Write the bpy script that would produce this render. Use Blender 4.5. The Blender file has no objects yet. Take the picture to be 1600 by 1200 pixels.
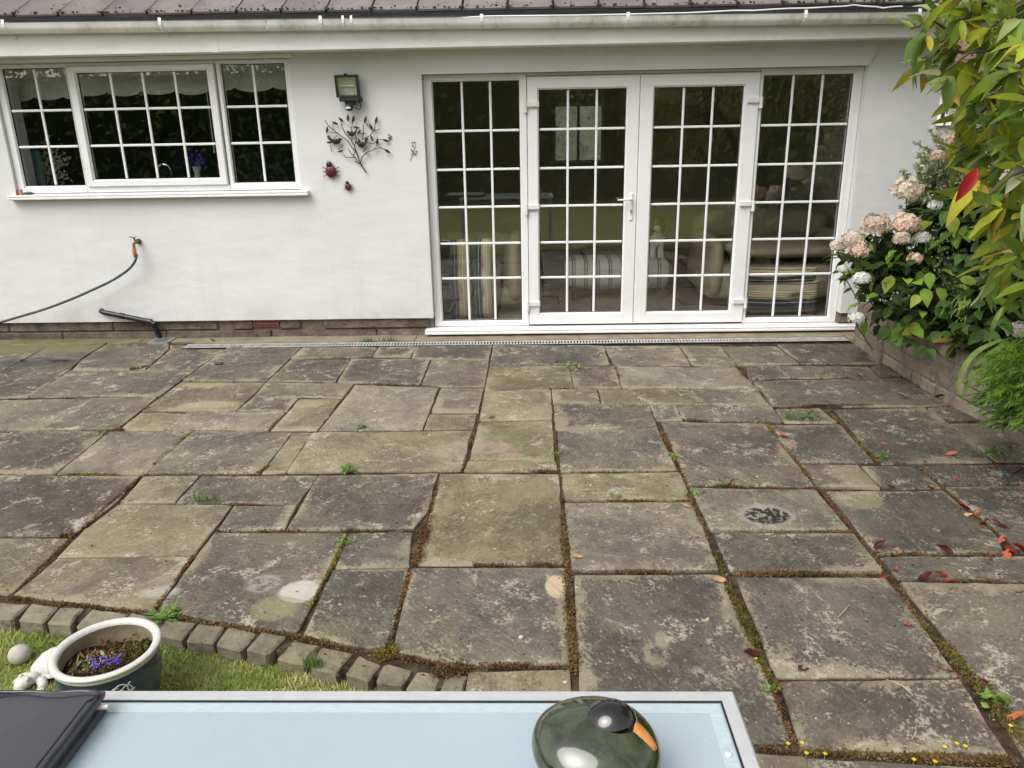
import bpy, math, random
from math import sin, cos, pi, radians, sqrt, atan2
from mathutils import Vector, Matrix
from mathutils.geometry import tessellate_polygon
random.seed(7)
R = random.Random(11)
scene = bpy.context.scene
COL = scene.collection

# ------------------------------------------------------------------ camera
FPX, CAM_H = 1207.9, 1.67
_p, _r, _y = radians(17.98), radians(-1.044), radians(1.602)
_f0 = Vector((-sin(_y), cos(_y), 0)); _r0 = Vector((cos(_y), sin(_y), 0)); _u0 = Vector((0, 0, 1))
CF = _f0*cos(_p) - _u0*sin(_p); _u = _f0*sin(_p) + _u0*cos(_p)
CR = _r0*cos(_r) + _u*sin(_r); CU = -_r0*sin(_r) + _u*cos(_r)
CC = Vector((0, 0, CAM_H))
cam = bpy.data.cameras.new('camera'); camo = bpy.data.objects.new('camera', cam); COL.objects.link(camo)
cam.sensor_fit = 'HORIZONTAL'; cam.sensor_width = 36; cam.lens = 36*FPX/1600
cam.clip_start = .02; cam.clip_end = 600
m4 = Matrix((CR, CU, -CF)).transposed().to_4x4(); m4.translation = CC
camo.matrix_world = m4
scene.camera = camo

# ------------------------------------------------------------------ sky, sun, exposure
SUN_EL, SUN_AZ = radians(54), radians(-140)      # high, behind the camera and to the left; azimuth from +Y towards +X
wd = bpy.data.worlds.new('World'); scene.world = wd; wd.use_nodes = True
wn = wd.node_tree; wn.nodes.clear()
sky = wn.nodes.new('ShaderNodeTexSky'); sky.sky_type = 'NISHITA'; sky.sun_disc = False
sky.sun_elevation = SUN_EL; sky.sun_rotation = SUN_AZ; sky.air_density = 1.0; sky.dust_density = 4.0; sky.ozone_density = 1.0
hs = wn.nodes.new('ShaderNodeHueSaturation'); hs.inputs['Saturation'].default_value = .16
bg = wn.nodes.new('ShaderNodeBackground'); bg.inputs['Strength'].default_value = .15
wo = wn.nodes.new('ShaderNodeOutputWorld')
wn.links.new(sky.outputs[0], hs.inputs['Color']); wn.links.new(hs.outputs[0], bg.inputs['Color']); wn.links.new(bg.outputs[0], wo.inputs[0])
sl = bpy.data.lights.new('sun', 'SUN'); sl.energy = 1.5; sl.angle = radians(48); sl.color = (1, .965, .91)
so = bpy.data.objects.new('sun', sl); COL.objects.link(so)
_sd = Vector((sin(SUN_AZ)*cos(SUN_EL), cos(SUN_AZ)*cos(SUN_EL), sin(SUN_EL)))
so.rotation_euler = _sd.to_track_quat('Z', 'Y').to_euler()
vs = scene.view_settings; vs.view_transform = 'Standard'; vs.look = 'None'; vs.gamma = 1; vs.exposure = .55; vs.use_curve_mapping = False
scene.render.engine = 'CYCLES'
scene.cycles.max_bounces = 10; scene.cycles.transparent_max_bounces = 16

# ------------------------------------------------------------------ where a sight line meets a real plane of the place
def ray(px, py): return CR*((px-800)/FPX) - CU*((py-600)/FPX) + CF
def G(px, py, z=0.0):
    d = ray(px, py); return CC + d*((z-CAM_H)/d.z)
def W(px, py, Y=6.5):
    d = ray(px, py); return CC + d*(Y/d.y)

# ------------------------------------------------------------------ object helpers
class MB:
    def __init__(s): s.v = []; s.f = []; s.m = []; s.a = []
    def add(s, vs_, fs, mi=0):
        o = len(s.v); s.v += [tuple(v) for v in vs_]
        for f in fs: s.f.append([i+o for i in f]); s.m.append(mi)
        return s
    def box(s, a, b, mi=0, M=None):
        x0, y0, z0 = a; x1, y1, z1 = b
        vs_ = [Vector(p) for p in ((x0,y0,z0),(x1,y0,z0),(x1,y1,z0),(x0,y1,z0),(x0,y0,z1),(x1,y0,z1),(x1,y1,z1),(x0,y1,z1))]
        if M: vs_ = [M@v for v in vs_]
        return s.add(vs_, [(0,3,2,1),(4,5,6,7),(0,1,5,4),(1,2,6,5),(2,3,7,6),(3,0,4,7)], mi)
    def bbox(s, a, b, c=.004, mi=0, M=None):
        """box with chamfered edges"""
        lo = Vector(a); hi = Vector(b); c = min(c, min(hi-lo)*.45)
        vs_ = []; idx = {}
        for sx in (0,1):
            for sy in (0,1):
                for sz in (0,1):
                    P = [ (lo[i], hi[i])[(sx,sy,sz)[i]] for i in range(3)]
                    sg = [1 if t == 0 else -1 for t in (sx,sy,sz)]
                    for ax in range(3):
                        q = [P[i] + (0 if i == ax else sg[i]*c) for i in range(3)]
                        idx[(sx,sy,sz,ax)] = len(vs_); vs_.append(Vector(q))
        fs = []
        def key(d, ax): return idx[(d[0],d[1],d[2],ax)]
        for ax in range(3):
            u, w = (ax+1) % 3, (ax+2) % 3
            for side in (0,1):
                loop = []
                for (p, q) in ((0,0),(1,0),(1,1),(0,1)):
                    d = [0,0,0]; d[ax] = side; d[u] = p; d[w] = q; loop.append(key(d, ax))
                fs.append(loop if side else loop[::-1])
        for ax in range(3):
            u, w = (ax+1) % 3, (ax+2) % 3
            for p in (0,1):
                for q in (0,1):
                    d0 = [0,0,0]; d0[u] = p; d0[w] = q; d1 = d0[:]; d1[ax] = 1
                    loop = [key(d0,u), key(d1,u), key(d1,w), key(d0,w)]
                    fs.append(loop if (p == q) == False else loop[::-1])
        for sx in (0,1):
            for sy in (0,1):
                for sz in (0,1):
                    l = [idx[(sx,sy,sz,a_)] for a_ in range(3)]
                    fs.append(l if (sx+sy+sz) % 2 else l[::-1])
        if M: vs_ = [M@v for v in vs_]
        return s.add(vs_, fs, mi)
    def tube(s, pts, rad, n=8, mi=0, cap=True):
        pts = [Vector(p) for p in pts]
        if not isinstance(rad, (list, tuple)): rad = [rad]*len(pts)
        vs_ = []; up = None
        for i, p in enumerate(pts):
            t = (pts[min(i+1, len(pts)-1)] - pts[max(i-1, 0)]).normalized()
            if up is None:
                up = Vector((0,0,1)) if abs(t.z) < .9 else Vector((1,0,0))
            a = t.cross(up)
            if a.length < 1e-6: a = t.orthogonal()
            a.normalize(); b = a.cross(t).normalized(); up = b
            for k in range(n):
                w = 2*pi*k/n; vs_.append(p + (a*cos(w) + b*sin(w))*rad[i])
        fs = []
        for i in range(len(pts)-1):
            for k in range(n):
                k2 = (k+1) % n; fs.append((i*n+k, i*n+k2, (i+1)*n+k2, (i+1)*n+k))
        if cap: fs.append(tuple(range(n))[::-1]); fs.append(tuple((len(pts)-1)*n+k for k in range(n)))
        return s.add(vs_, fs, mi)
    def lathe(s, prof, c=(0,0,0), n=32, mi=0, M=None, close=False):
        c = Vector(c); vs_ = []
        for (r, z) in prof:
            for k in range(n):
                w = 2*pi*k/n; v = Vector((r*cos(w), r*sin(w), z))
                vs_.append((M@v if M else v) + c)
        fs = []; m = len(prof)
        for i in range(m if close else m-1):
            j = (i+1) % m
            for k in range(n):
                k2 = (k+1) % n; fs.append((i*n+k, i*n+k2, j*n+k2, j*n+k))
        return s.add(vs_, fs, mi)
    def ell(s, c, r, nu=16, nv=10, mi=0, M=None, fn=None):
        vs_ = []; c = Vector(c)
        for j in range(nv+1):
            t = pi*j/nv
            for k in range(nu):
                w = 2*pi*k/nu
                v = Vector((r[0]*sin(t)*cos(w), r[1]*sin(t)*sin(w), r[2]*cos(t)))
                if fn: v = fn(v)
                vs_.append((M@v if M else v) + c)
        fs = []
        for j in range(nv):
            for k in range(nu):
                k2 = (k+1) % nu; fs.append((j*nu+k, (j+1)*nu+k, (j+1)*nu+k2, j*nu+k2))
        return s.add(vs_, fs, mi)
    def build(s, name, mats, parent=None, smooth=False, attr=None):
        me = bpy.data.meshes.new(name); me.from_pydata(s.v, [], s.f); me.validate(); me.update()
        if not isinstance(mats, (list, tuple)): mats = [mats]
        for m in mats: me.materials.append(m)
        if len(mats) > 1 and len(me.polygons) == len(s.m): me.polygons.foreach_set('material_index', s.m)
        if smooth is True: me.polygons.foreach_set('use_smooth', [True]*len(me.polygons))
        elif smooth:
            me.polygons.foreach_set('use_smooth', [True]*len(me.polygons)); me.set_sharp_from_angle(angle=radians(smooth))
        o = bpy.data.objects.new(name, me); COL.objects.link(o)
        if parent: o.parent = parent
        return o
def link(name, me, parent=None, M=None):
    o = bpy.data.objects.new(name, me); COL.objects.link(o)
    if parent: o.parent = parent
    if M is not None: o.matrix_basis = M
    return o
def tag(o, label=None, cat=None, group=None, kind=None):
    if label: o['label'] = label
    if cat: o['category'] = cat
    if group: o['group'] = group
    if kind: o['kind'] = kind
    return o
def thing(name, label, cat, loc=(0,0,0), group=None):
    o = bpy.data.objects.new(name, None); COL.objects.link(o); o.location = loc; o.empty_display_size = .1
    return tag(o, label, cat, group)
def under(o, parent):
    """parent keeping world coordinates (parent is only translated)"""
    o.parent = parent; o.matrix_parent_inverse = Matrix.Translation(parent.location).inverted(); return o

# ------------------------------------------------------------------ material helpers
class NT:
    def __init__(s, name, rough=.6, spec=.5):
        s.m = bpy.data.materials.new(name); s.m.use_nodes = True; s.t = s.m.node_tree; s.n = s.t.nodes; s.b = s.n['Principled BSDF']
        s.b.inputs['Roughness'].default_value = rough; s.b.inputs['Specular IOR Level'].default_value = spec
        s._g = None
    def L(s, a, b): s.t.links.new(a, b)
    def new(s, t): return s.n.new(t)
    def pos(s):
        if s._g is None: s._g = s.new('ShaderNodeNewGeometry')
        return s._g.outputs['Position']
    def objc(s):
        n = s.new('ShaderNodeTexCoord'); return n.outputs['Object']
    def oi(s): return s.new('ShaderNodeObjectInfo')
    def mapv(s, v, scale=(1,1,1), loc=(0,0,0), rot=(0,0,0)):
        n = s.new('ShaderNodeMapping'); n.inputs['Scale'].default_value = scale; n.inputs['Location'].default_value = loc; n.inputs['Rotation'].default_value = rot
        s.L(v, n.inputs[0]); return n.outputs[0]
    def noise(s, scale, detail=4, rough=.55, v=None, dist=0):
        n = s.new('ShaderNodeTexNoise'); n.inputs['Scale'].default_value = scale; n.inputs['Detail'].default_value = detail
        n.inputs['Roughness'].default_value = rough; n.inputs['Distortion'].default_value = dist
        s.L(v if v is not None else s.pos(), n.inputs['Vector']); return n.outputs['Fac']
    def voro(s, scale, v=None, feat='F1', out='Distance', rnd=1):
        n = s.new('ShaderNodeTexVoronoi'); n.feature = feat; n.inputs['Scale'].default_value = scale; n.inputs['Randomness'].default_value = rnd
        s.L(v if v is not None else s.pos(), n.inputs['Vector']); return n.outputs[out]
    def ramp(s, f, stops):
        n = s.new('ShaderNodeValToRGB'); e = n.color_ramp.elements
        while len(e) < len(stops): e.new(.5)
        for i, (p, c) in enumerate(stops):
            e[i].position = p; e[i].color = (c, c, c, 1) if isinstance(c, (int, float)) else (*c, 1)
        s.L(f, n.inputs[0]); return n.outputs[0]
    def mix(s, f, a, b, mode='MIX'):
        n = s.new('ShaderNodeMix'); n.data_type = 'RGBA'; n.blend_type = mode
        for i, x in ((0, f), (6, a), (7, b)):
            if isinstance(x, (int, float)): n.inputs[i].default_value = x if i == 0 else (x, x, x, 1)
            elif isinstance(x, (tuple, list)): n.inputs[i].default_value = (*x, 1)
            else: s.L(x, n.inputs[i])
        return n.outputs[2]
    def math(s, op, a, b=0, c=None):
        n = s.new('ShaderNodeMath'); n.operation = op
        for i, x in enumerate((a, b, c)):
            if x is None: continue
            if isinstance(x, (int, float)): n.inputs[i].default_value = x
            else: s.L(x, n.inputs[i])
        return n.outputs[0]
    def bump(s, h, dist=.002, strength=1, prev=None):
        n = s.new('ShaderNodeBump'); n.inputs['Distance'].default_value = dist; n.inputs['Strength'].default_value = strength
        s.L(h, n.inputs['Height'])
        if prev is not None: s.L(prev, n.inputs['Normal'])
        return n.outputs[0]
    def col(s, x):
        if isinstance(x, (tuple, list)): s.b.inputs['Base Color'].default_value = (*x, 1)
        else: s.L(x, s.b.inputs['Base Color'])
    def rough(s, x): s.L(x, s.b.inputs['Roughness'])
    def nor(s, x): s.L(x, s.b.inputs['Normal'])

def simple(name, c, rough=.5, var=.12, scale=12, bump=0, bscale=80, spec=.5, metal=0):
    m = NT(name, rough, spec); f = m.noise(scale, 5, .6, m.objc())
    lo = tuple(x*(1-var) for x in c); hi = tuple(min(1, x*(1+var)) for x in c)
    m.col(m.ramp(f, [(.3, lo), (.7, hi)]))
    m.b.inputs['Metallic'].default_value = metal
    m.rough(m.math('MULTIPLY_ADD', m.noise(scale*2.3, 3, .6, m.objc()), .2, rough-.1))
    if bump: m.nor(m.bump(m.noise(bscale, 4, .6, m.objc()), bump))
    return m.m
def leafmat(name, c, var=.35, rough=.42, trans=.25, use_oc=False, vein=0):
    """leaf: colour varies over the plant, a little light passes through"""
    m = NT(name, rough, .18)
    f = m.noise(7, 3, .6); r = m.oi().outputs['Random']
    base = m.oi().outputs['Color'] if use_oc else None
    lo = tuple(x*(1-var) for x in c); hi = tuple(x*(1+var) for x in c)
    cc = m.ramp(f, [(.3, lo), (.7, hi)])
    if use_oc: cc = m.mix(1, cc, base, 'MULTIPLY')
    cc = m.mix(m.math('MULTIPLY', r, .35), cc, m.mix(1, cc, (.55,.6,.6), 'MULTIPLY'))
    m.col(cc)
    tr = m.new('ShaderNodeBsdfTranslucent'); m.L(cc, tr.inputs[0])
    mx = m.new('ShaderNodeMixShader'); mx.inputs[0].default_value = trans
    out = [n for n in m.n if n.type == 'OUTPUT_MATERIAL'][0]
    m.L(m.b.outputs[0], mx.inputs[1]); m.L(tr.outputs[0], mx.inputs[2]); m.L(mx.outputs[0], out.inputs[0])
    return m.m

M = {}
# --- white render of the house wall
m = NT('painted_render', .85, .25)
p = m.pos(); big = m.noise(1.4, 5, .6); mid = m.noise(7, 5, .6, m.mapv(p, (1, 1, .6)))
c = m.ramp(big, [(.3, (.64,.64,.635)), (.7, (.70,.70,.695))])
c = m.mix(m.ramp(mid, [(.62, 0), (.8, .16)]), c, (.58,.56,.52))
spk = m.voro(16); ns = m.noise(2.1, 3)
sp = m.math('MULTIPLY', m.ramp(spk, [(.035, 1), (.06, 0)]), m.ramp(ns, [(.6, 0), (.66, .75)]))
c = m.mix(sp, c, (.22,.2,.17))
sep = m.new('ShaderNodeSeparateXYZ'); m.L(p, sep.inputs[0])
splash = m.math('MULTIPLY', m.ramp(m.math('MULTIPLY', sep.outputs[2], 1), [(.16, 1), (.42, 0)]), m.ramp(m.noise(5, 6, .7), [(.42, 0), (.75, .6)]))
c = m.mix(splash, c, (.42,.40,.34))
c = m.mix(m.math('MULTIPLY', m.ramp(m.noise(1.0, 5, .7, m.mapv(p, (9, 1, .5))), [(.52, 0), (.72, .22)]), m.ramp(m.noise(.9, 3), [(.4, 0), (.65, 1)])), c, (.45,.44,.39))
m.col(c)
b1 = m.bump(m.noise(2.2, 2, .5, m.mapv(p, (1, 1, 1.8))), .02, .6)
b2 = m.bump(m.noise(9, 3, .5, m.mapv(p, (1, 1, 2.2))), .003, .6, b1)
m.nor(m.bump(m.noise(70, 3, .6), .0015, .6, b2)); M['render'] = m.m
# --- soffit, fascia, gutter: white plastic, grimed and greened
def plastic(name, base, grime, amount, gs=3.0, stretch=(1, 1, 1), rough=.35):
    m = NT(name, rough, .5); p = m.pos()
    n1 = m.noise(gs, 6, .65, m.mapv(p, stretch)); n2 = m.noise(26, 4, .7)
    f = m.math('MULTIPLY', m.ramp(n1, [(.42, 0), (.68, 1)]), m.ramp(n2, [(.3, .25), (.7, 1)]))
    m.col(m.mix(m.math('MULTIPLY', f, amount), base, grime)); m.rough(m.math('MULTIPLY_ADD', n1, .25, rough-.1))
    m.nor(m.bump(m.noise(4, 2, .5), .002, .5)); return m.m
M['upvc'] = plastic('white_upvc', (.79,.79,.785), (.52,.51,.47), .35, 2.2)
M['upvc_bar'] = plastic('white_glazing_bar', (.82,.83,.84), (.6,.6,.58), .2, 3)
M['fascia'] = plastic('fascia_board', (.84,.83,.81), (.42,.41,.35), .55, 1.3, (1, 1, 3))
M['gutter'] = plastic('algae_stained_gutter', (.86,.86,.83), (.25,.26,.15), .8, 2.2, (2.2, 1, .7))
M['sill'] = plastic('sill_plastic', (.82,.82,.81), (.45,.43,.36), .4, 4)
M['hinge'] = plastic('hinge_plastic', (.72,.71,.67), (.5,.48,.42), .5, 9)
# --- window glass: clear, mirror-like at a slant
m = NT('window_glass'); m.n.remove(m.b)
tr = m.new('ShaderNodeBsdfTransparent'); tr.inputs[0].default_value = (.97,.975,.97,1)
gl = m.new('ShaderNodeBsdfGlossy'); gl.inputs['Roughness'].default_value = 0; gl.inputs[0].default_value = (1,1,1,1)
fr = m.new('ShaderNodeFresnel'); bf = m.new('ShaderNodeNewGeometry'); m.L(m.math('MULTIPLY_ADD', bf.outputs['Backfacing'], 1/1.95-1.95, 1.95), fr.inputs[0])     # same reflectance on both faces of the pane
mx = m.new('ShaderNodeMixShader'); out = [n for n in m.n if n.type == 'OUTPUT_MATERIAL'][0]
m.L(fr.outputs[0], mx.inputs[0]); m.L(tr.outputs[0], mx.inputs[1]); m.L(gl.outputs[0], mx.inputs[2]); m.L(mx.outputs[0], out.inputs[0]); M['glass'] = m.m
M['seal'] = simple('black_rubber_seal', (.015,.015,.016), .6)
# --- roof tiles
m = NT('roof_tile', .9, .2); p = m.pos(); rnd = m.oi().outputs['Random']
c = m.ramp(m.noise(5, 6, .7), [(.25, (.115,.102,.098)), (.75, (.235,.21,.20))])
c = m.mix(m.math('MULTIPLY', rnd, .4), c, (.10,.09,.09))
c = m.mix(m.ramp(m.noise(38, 5, .75), [(.62, 0), (.72, .75)]), c, (.40,.38,.36))
c = m.mix(m.ramp(m.noise(9, 4, .7), [(.62, 0), (.75, .6)]), c, (.06,.055,.03))
m.col(c); m.nor(m.bump(m.noise(90, 4, .7), .003)); M['tile'] = m.m
M['felt'] = simple('black_roofing_felt', (.02,.021,.025), .55, .3, 6, .002, 30)
M['rooftop_moss'] = simple('dry_roof_moss', (.035,.028,.015), .95, .4, 60, .004, 120)
# --- flagstones (object colour gives each stone its own tone)
STAINS = []      # (centre px, radius px-wide in metres, colour, strength, softness, ringed)
m = NT('weathered_flagstone', .82, .3); p = m.pos(); oi = m.oi(); oc = oi.outputs['Color']; rnd = oi.outputs['Random']
off = m.new('ShaderNodeVectorMath'); off.operation = 'MULTIPLY_ADD'; off.inputs[1].default_value = (7, 3, 0)
cmb = m.new('ShaderNodeCombineXYZ'); m.L(rnd, cmb.inputs[0]); m.L(rnd, cmb.inputs[1]); m.L(cmb.outputs[0], off.inputs[0]); m.L(p, off.inputs[2])
vr = m.new('ShaderNodeVectorRotate'); vr.rotation_type = 'Z_AXIS'; m.L(off.outputs[0], vr.inputs['Vector']); m.L(m.math('MULTIPLY', rnd, 40.0), vr.inputs['Angle'])
q = vr.outputs[0]
n1 = m.noise(2.6, 6, .62, q, .4); n2 = m.noise(9, 6, .72, q, .6); n3 = m.noise(46, 5, .75, q); n4 = m.noise(5.5, 5, .65, m.mapv(q, (.7, 3.2, 1), rot=(0, 0, .25)), .8)
def CT(x, k): return m.math('MULTIPLY_ADD', x, k, -.5*k)
fine = m.noise(70, 6, .8, q); mid = m.noise(17, 8, .75, q, .3); big = m.noise(2.3, 4, .6, q, .5); blo = m.noise(5.5, 6, .7, q, 1.2)
dith = m.math('ADD', CT(mid, 1.6), CT(fine, 2.2))
def MASK(x, lo, hi, k=1.0): return m.math('MULTIPLY', m.ramp(m.math('ADD', m.math('ADD', x, dith), .5), [(max(0, lo), 0), (min(1, hi), 1)]), k)
dark = m.mix(1, oc, (.66,.65,.65), 'MULTIPLY'); lite = m.mix(1, oc, (1.36,1.33,1.20), 'MULTIPLY')
c = m.mix(MASK(CT(n1, 2.0), .2, .8), dark, lite); c = m.mix(MASK(CT(n4, 2.2), .62, .95, .35), c, lite)
va = m.new('ShaderNodeVertexColor'); va.layer_name = 'edge'
c = m.mix(MASK(m.math('ADD', CT(big, 3.0), m.math('MULTIPLY_ADD', va.outputs[0], .75, -.55)), .44, .74, .75), c, (.275,.235,.158))
c = m.mix(MASK(CT(m.noise(1.5, 4, .6, q), 3.0), .62, .95, .38), c, (.19,.172,.095))
c = m.mix(MASK(CT(blo, 3.0), .77, .98, .65), c, (.43,.39,.31))
c = m.mix(MASK(CT(m.noise(3.4, 5, .7, q, .8), 3.0), .74, .98, .45), c, (.06,.054,.048))
c = m.mix(m.ramp(m.noise(34, 6, .85, q), [(.57, 0), (.66, .75)]), c, (.06,.052,.045))
c = m.mix(m.ramp(m.noise(48, 5, .8, m.mapv(q, (.8, 1.6, 1))), [(.60, 0), (.68, .8)]), c, (.50,.45,.37))
vd = m.voro(11, q); c = m.mix(m.math('MULTIPLY', m.ramp(vd, [(.05, 1), (.085, 0)]), m.ramp(m.noise(3, 2, .5, q), [(.5, 0), (.6, .9)])), c, (.58,.55,.48))
vd2 = m.voro(27, q); c = m.mix(m.math('MULTIPLY', m.ramp(vd2, [(.06, 1), (.1, 0)]), m.ramp(m.noise(4.3, 2, .5, q), [(.52, 0), (.62, .8)])), c, (.55,.51,.44))
rr = m.math('MULTIPLY_ADD', n2, .25, .66)
dist_n = m.math('ADD', m.math('MULTIPLY_ADD', m.noise(7, 5, .65), .55, -.275), m.math('MULTIPLY_ADD', m.noise(55, 4, .7), .35, -.175))
FS = m      # stains appended below, once the stone positions are known
def stain(px, py, rx, ry, colr, k=.8, soft=.04, thr=None, ring=False):
    global c
    ctr = G(px, py)
    mp = FS.mapv(p, (1/rx, 1/ry, 0), (-ctr.x/rx, -ctr.y/ry, 0))
    ln = FS.new('ShaderNodeVectorMath'); ln.operation = 'LENGTH'; FS.L(mp, ln.inputs[0])
    d = FS.math('ADD', ln.outputs['Value'], dist_n)
    if ring: msk = FS.ramp(d, [(.70, 0), (.82, k), (.95, k), (1.0, 0)])
    else: msk = FS.ramp(d, [(max(0, 1-soft*4), k), (1.0, 0)])
    if thr: msk = FS.math('MULTIPLY', msk, FS.ramp(FS.noise(thr[0], 5, .7), [(thr[1], 0), (thr[1]+.08, 1)]))
    c = FS.mix(msk, c, colr); return msk
stain(715, 703, .17, .13, (.33,.25,.20), .6, .12, (16, .38)); stain(768, 700, .15, .10, (.28,.20,.155), .75, .1, (14, .36))
stain(800, 710, .045, .03, (.36,.19,.15), .5, .1)
stain(1198, 806, .135, .12, (.30,.28,.22), .8, .06); stain(1198, 807, .11, .095, (.012,.012,.012), .98, .05, (30, .41)); stain(1188, 806, .03, .025, (.4,.39,.37), .7, .15, (30, .45))
stain(1333, 743, .135, .11, (.25,.22,.135), .6, .05); stain(1340, 780, .13, .11, (.25,.22,.135), .6, .05)
stain(467, 925, .085, .085, (.46,.42,.37), .85, .05); stain(412, 911, .082, .075, (.30,.27,.23), .7, .05, (18, .4)); stain(412, 911, .085, .078, (.12,.10,.08), .6, ring=True)
stain(418, 913, .045, .04, (.05,.045,.04), .8, .1, (40, .5)); stain(430, 950, .10, .09, (.26,.235,.12), .55, .06)
stain(250, 925, .09, .05, (.40,.37,.32), .7, .12); stain(1022, 1022, .055, .085, (.30,.255,.17), .55, .1, (9, .4)); stain(1035, 1000, .03, .06, (.30,.255,.17), .5, .1)
stain(868, 915, .045, .085, (.50,.38,.24), .8, .05)
stain(320, 600, .20, .10, (.30,.28,.14), .7, .08); stain(330, 632, .22, .09, (.32,.29,.18), .7, .1)
stain(480, 630, .13, .09, (.30,.27,.16), .6, .08); stain(60, 545, .9, .2, (.15,.14,.055), .75, .12)
wet = stain(55, 566, .38, .16, (.035,.037,.037), .85, .08); stain(140, 556, .3, .16, (.07,.065,.055), .7, .12)
m.col(c)
rr = m.mix(wet, rr, (.06,.06,.06)); m.rough(rr)
b1 = m.bump(n4, .012, .8); b2 = m.bump(n2, .006, .8, b1); m.nor(m.bump(n3, .002, .8, b2)); M['stone'] = m.m
# --- earth in the joints
m = NT('joint_earth', .95, .1); c = m.ramp(m.noise(14, 6, .7), [(.3, (.018,.013,.009)), (.5, (.05,.036,.023)), (.7, (.12,.092,.055))])
m.col(c); m.nor(m.bump(m.noise(60, 5, .7), .006)); M['earth'] = m.m
m = NT('bed_soil', .95, .1); m.col(m.ramp(m.noise(20, 6, .7), [(.3, (.012,.009,.007)), (.75, (.05,.036,.024))])); m.nor(m.bump(m.noise(45, 5, .7), .015)); M['soil'] = m.m
# --- concrete strip, plinth, blocks
m = NT('sandy_concrete', .9, .2); p = m.pos(); c = m.ramp(m.noise(5, 6, .7), [(.3, (.15,.125,.09)), (.7, (.33,.27,.19))])
sx = m.new('ShaderNodeSeparateXYZ'); m.L(p, sx.inputs[0])
gf = m.math('MULTIPLY', m.ramp(m.math('MULTIPLY_ADD', sx.outputs[0], -.25, -.55), [(.1, 0), (.35, 1)]), m.ramp(m.noise(4, 4, .6), [(.3, .3), (.6, 1)]))
c = m.mix(gf, c, (.15,.135,.05)); c = m.mix(m.ramp(m.noise(30, 5, .7), [(.55, 0), (.7, .6)]), c, (.07,.06,.045))
m.col(c); m.nor(m.bump(m.noise(40, 5, .7), .004)); M['concrete'] = m.m
m = NT('rough_plinth', .95, .15); p = m.pos(); r = m.oi().outputs['Random']
c = m.ramp(m.noise(9, 6, .75), [(.28, (.12,.10,.078)), (.5, (.25,.205,.165)), (.75, (.40,.33,.27))])
c = m.mix(m.math('MULTIPLY', r, .45), c, (.17,.10,.075)); c = m.mix(m.ramp(m.noise(50, 4, .7), [(.6, 0), (.72, .5)]), c, (.42,.38,.34))
c = m.mix(m.ramp(m.noise(3.5, 6, .75, m.mapv(p, (1, 1, 3))), [(.45, 0), (.62, .75)]), c, (.075,.062,.048))
m.col(c); b = m.bump(m.noise(22, 5, .75), .03); m.nor(m.bump(m.noise(90, 4, .7), .008, 1, b)); M['plinth'] = m.m
M['mortar'] = simple('old_mortar', (.19,.16,.12), .95, .3, 20, .004, 60)
M['airbrick'] = simple('terracotta', (.26,.085,.05), .85, .25, 20, .002, 80)
m = NT('garden_wall_block', .92, .2); p = m.pos(); oi = m.oi(); r = oi.outputs['Random']
c = m.ramp(m.noise(6, 6, .7), [(.28, (.21,.17,.12)), (.7, (.44,.37,.265))]); c = m.mix(m.math('MULTIPLY', r, .55), c, (.16,.13,.10))
c = m.mix(m.ramp(m.noise(8, 5, .7, m.mapv(p, (1.4, 1.4, .35))), [(.55, 0), (.7, .8)]), c, (.05,.043,.03)); c = m.mix(m.ramp(m.noise(3.3, 4), [(.5, 0), (.7, .5)]), c, (.10,.10,.045))
m.col(c); b = m.bump(m.noise(14, 5, .7), .012); m.nor(m.bump(m.noise(70, 4, .7), .004, 1, b)); M['block'] = m.m
m = NT('walling_sett', .92, .2); oi = m.oi(); c = m.ramp(m.noise(8, 6, .7), [(.28, (.12,.105,.075)), (.7, (.27,.24,.17))])
c = m.mix(m.ramp(m.noise(3, 4), [(.45, 0), (.7, .6)]), c, (.14,.135,.06)); c = m.mix(m.ramp(m.noise(26, 5, .75), [(.56, 0), (.7, .7)]), c, (.05,.045,.035))
vd = m.voro(17); c = m.mix(m.math('MULTIPLY', m.ramp(vd, [(.07, 1), (.11, 0)]), m.ramp(m.noise(4, 2), [(.5, 0), (.58, .9)])), c, (.55,.52,.45))
m.col(c); b = m.bump(m.noise(13, 5, .7), .012); m.nor(m.bump(m.noise(60, 4, .7), .004, 1, b)); M['sett'] = m.m
# --- lawn
m = NT('lawn_earth', .95, .1); m.col(m.ramp(m.noise(5, 5, .7), [(.3, (.12,.16,.035)), (.55, (.22,.23,.07)), (.75, (.34,.29,.13))])); m.nor(m.bump(m.noise(70, 4, .7), .02)); M['lawn'] = m.m
m = NT('grass_blade', .6, .3); m.col(m.ramp(m.noise(3.2, 5, .65), [(.34, (.17,.29,.05)), (.5, (.33,.39,.11)), (.66, (.62,.55,.28))])); M['blade'] = m.m
# --- leaves and moss
M['moss_brown'] = leafmat('dry_moss', (.17,.10,.045), .5, .8, .1)
M['moss_red'] = leafmat('reddish_creeping_weed', (.165,.075,.045), .45, .7, .15)
M['moss_green'] = leafmat('olive_moss', (.11,.10,.022), .5, .8, .15)
M['moss_yellow'] = leafmat('yellow_green_moss', (.24,.19,.03), .45, .8, .2)
M['weed'] = leafmat('weed_leaf', (.17,.27,.065), .4, .5, .25)
M['litter_pink'] = leafmat('fallen_pink_leaf', (.42,.11,.10), .3, .45, .1)
M['litter_red'] = leafmat('fallen_red_leaf', (.27,.035,.02), .4, .4, .1)
M['litter_orange'] = leafmat('fallen_orange_leaf', (.45,.14,.05), .35, .5, .1)
M['litter_tan'] = leafmat('fallen_tan_leaf', (.48,.31,.17), .3, .6, .1)
M['litter_dark'] = leafmat('fallen_dark_leaf', (.09,.02,.018), .4, .35, .05)
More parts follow.
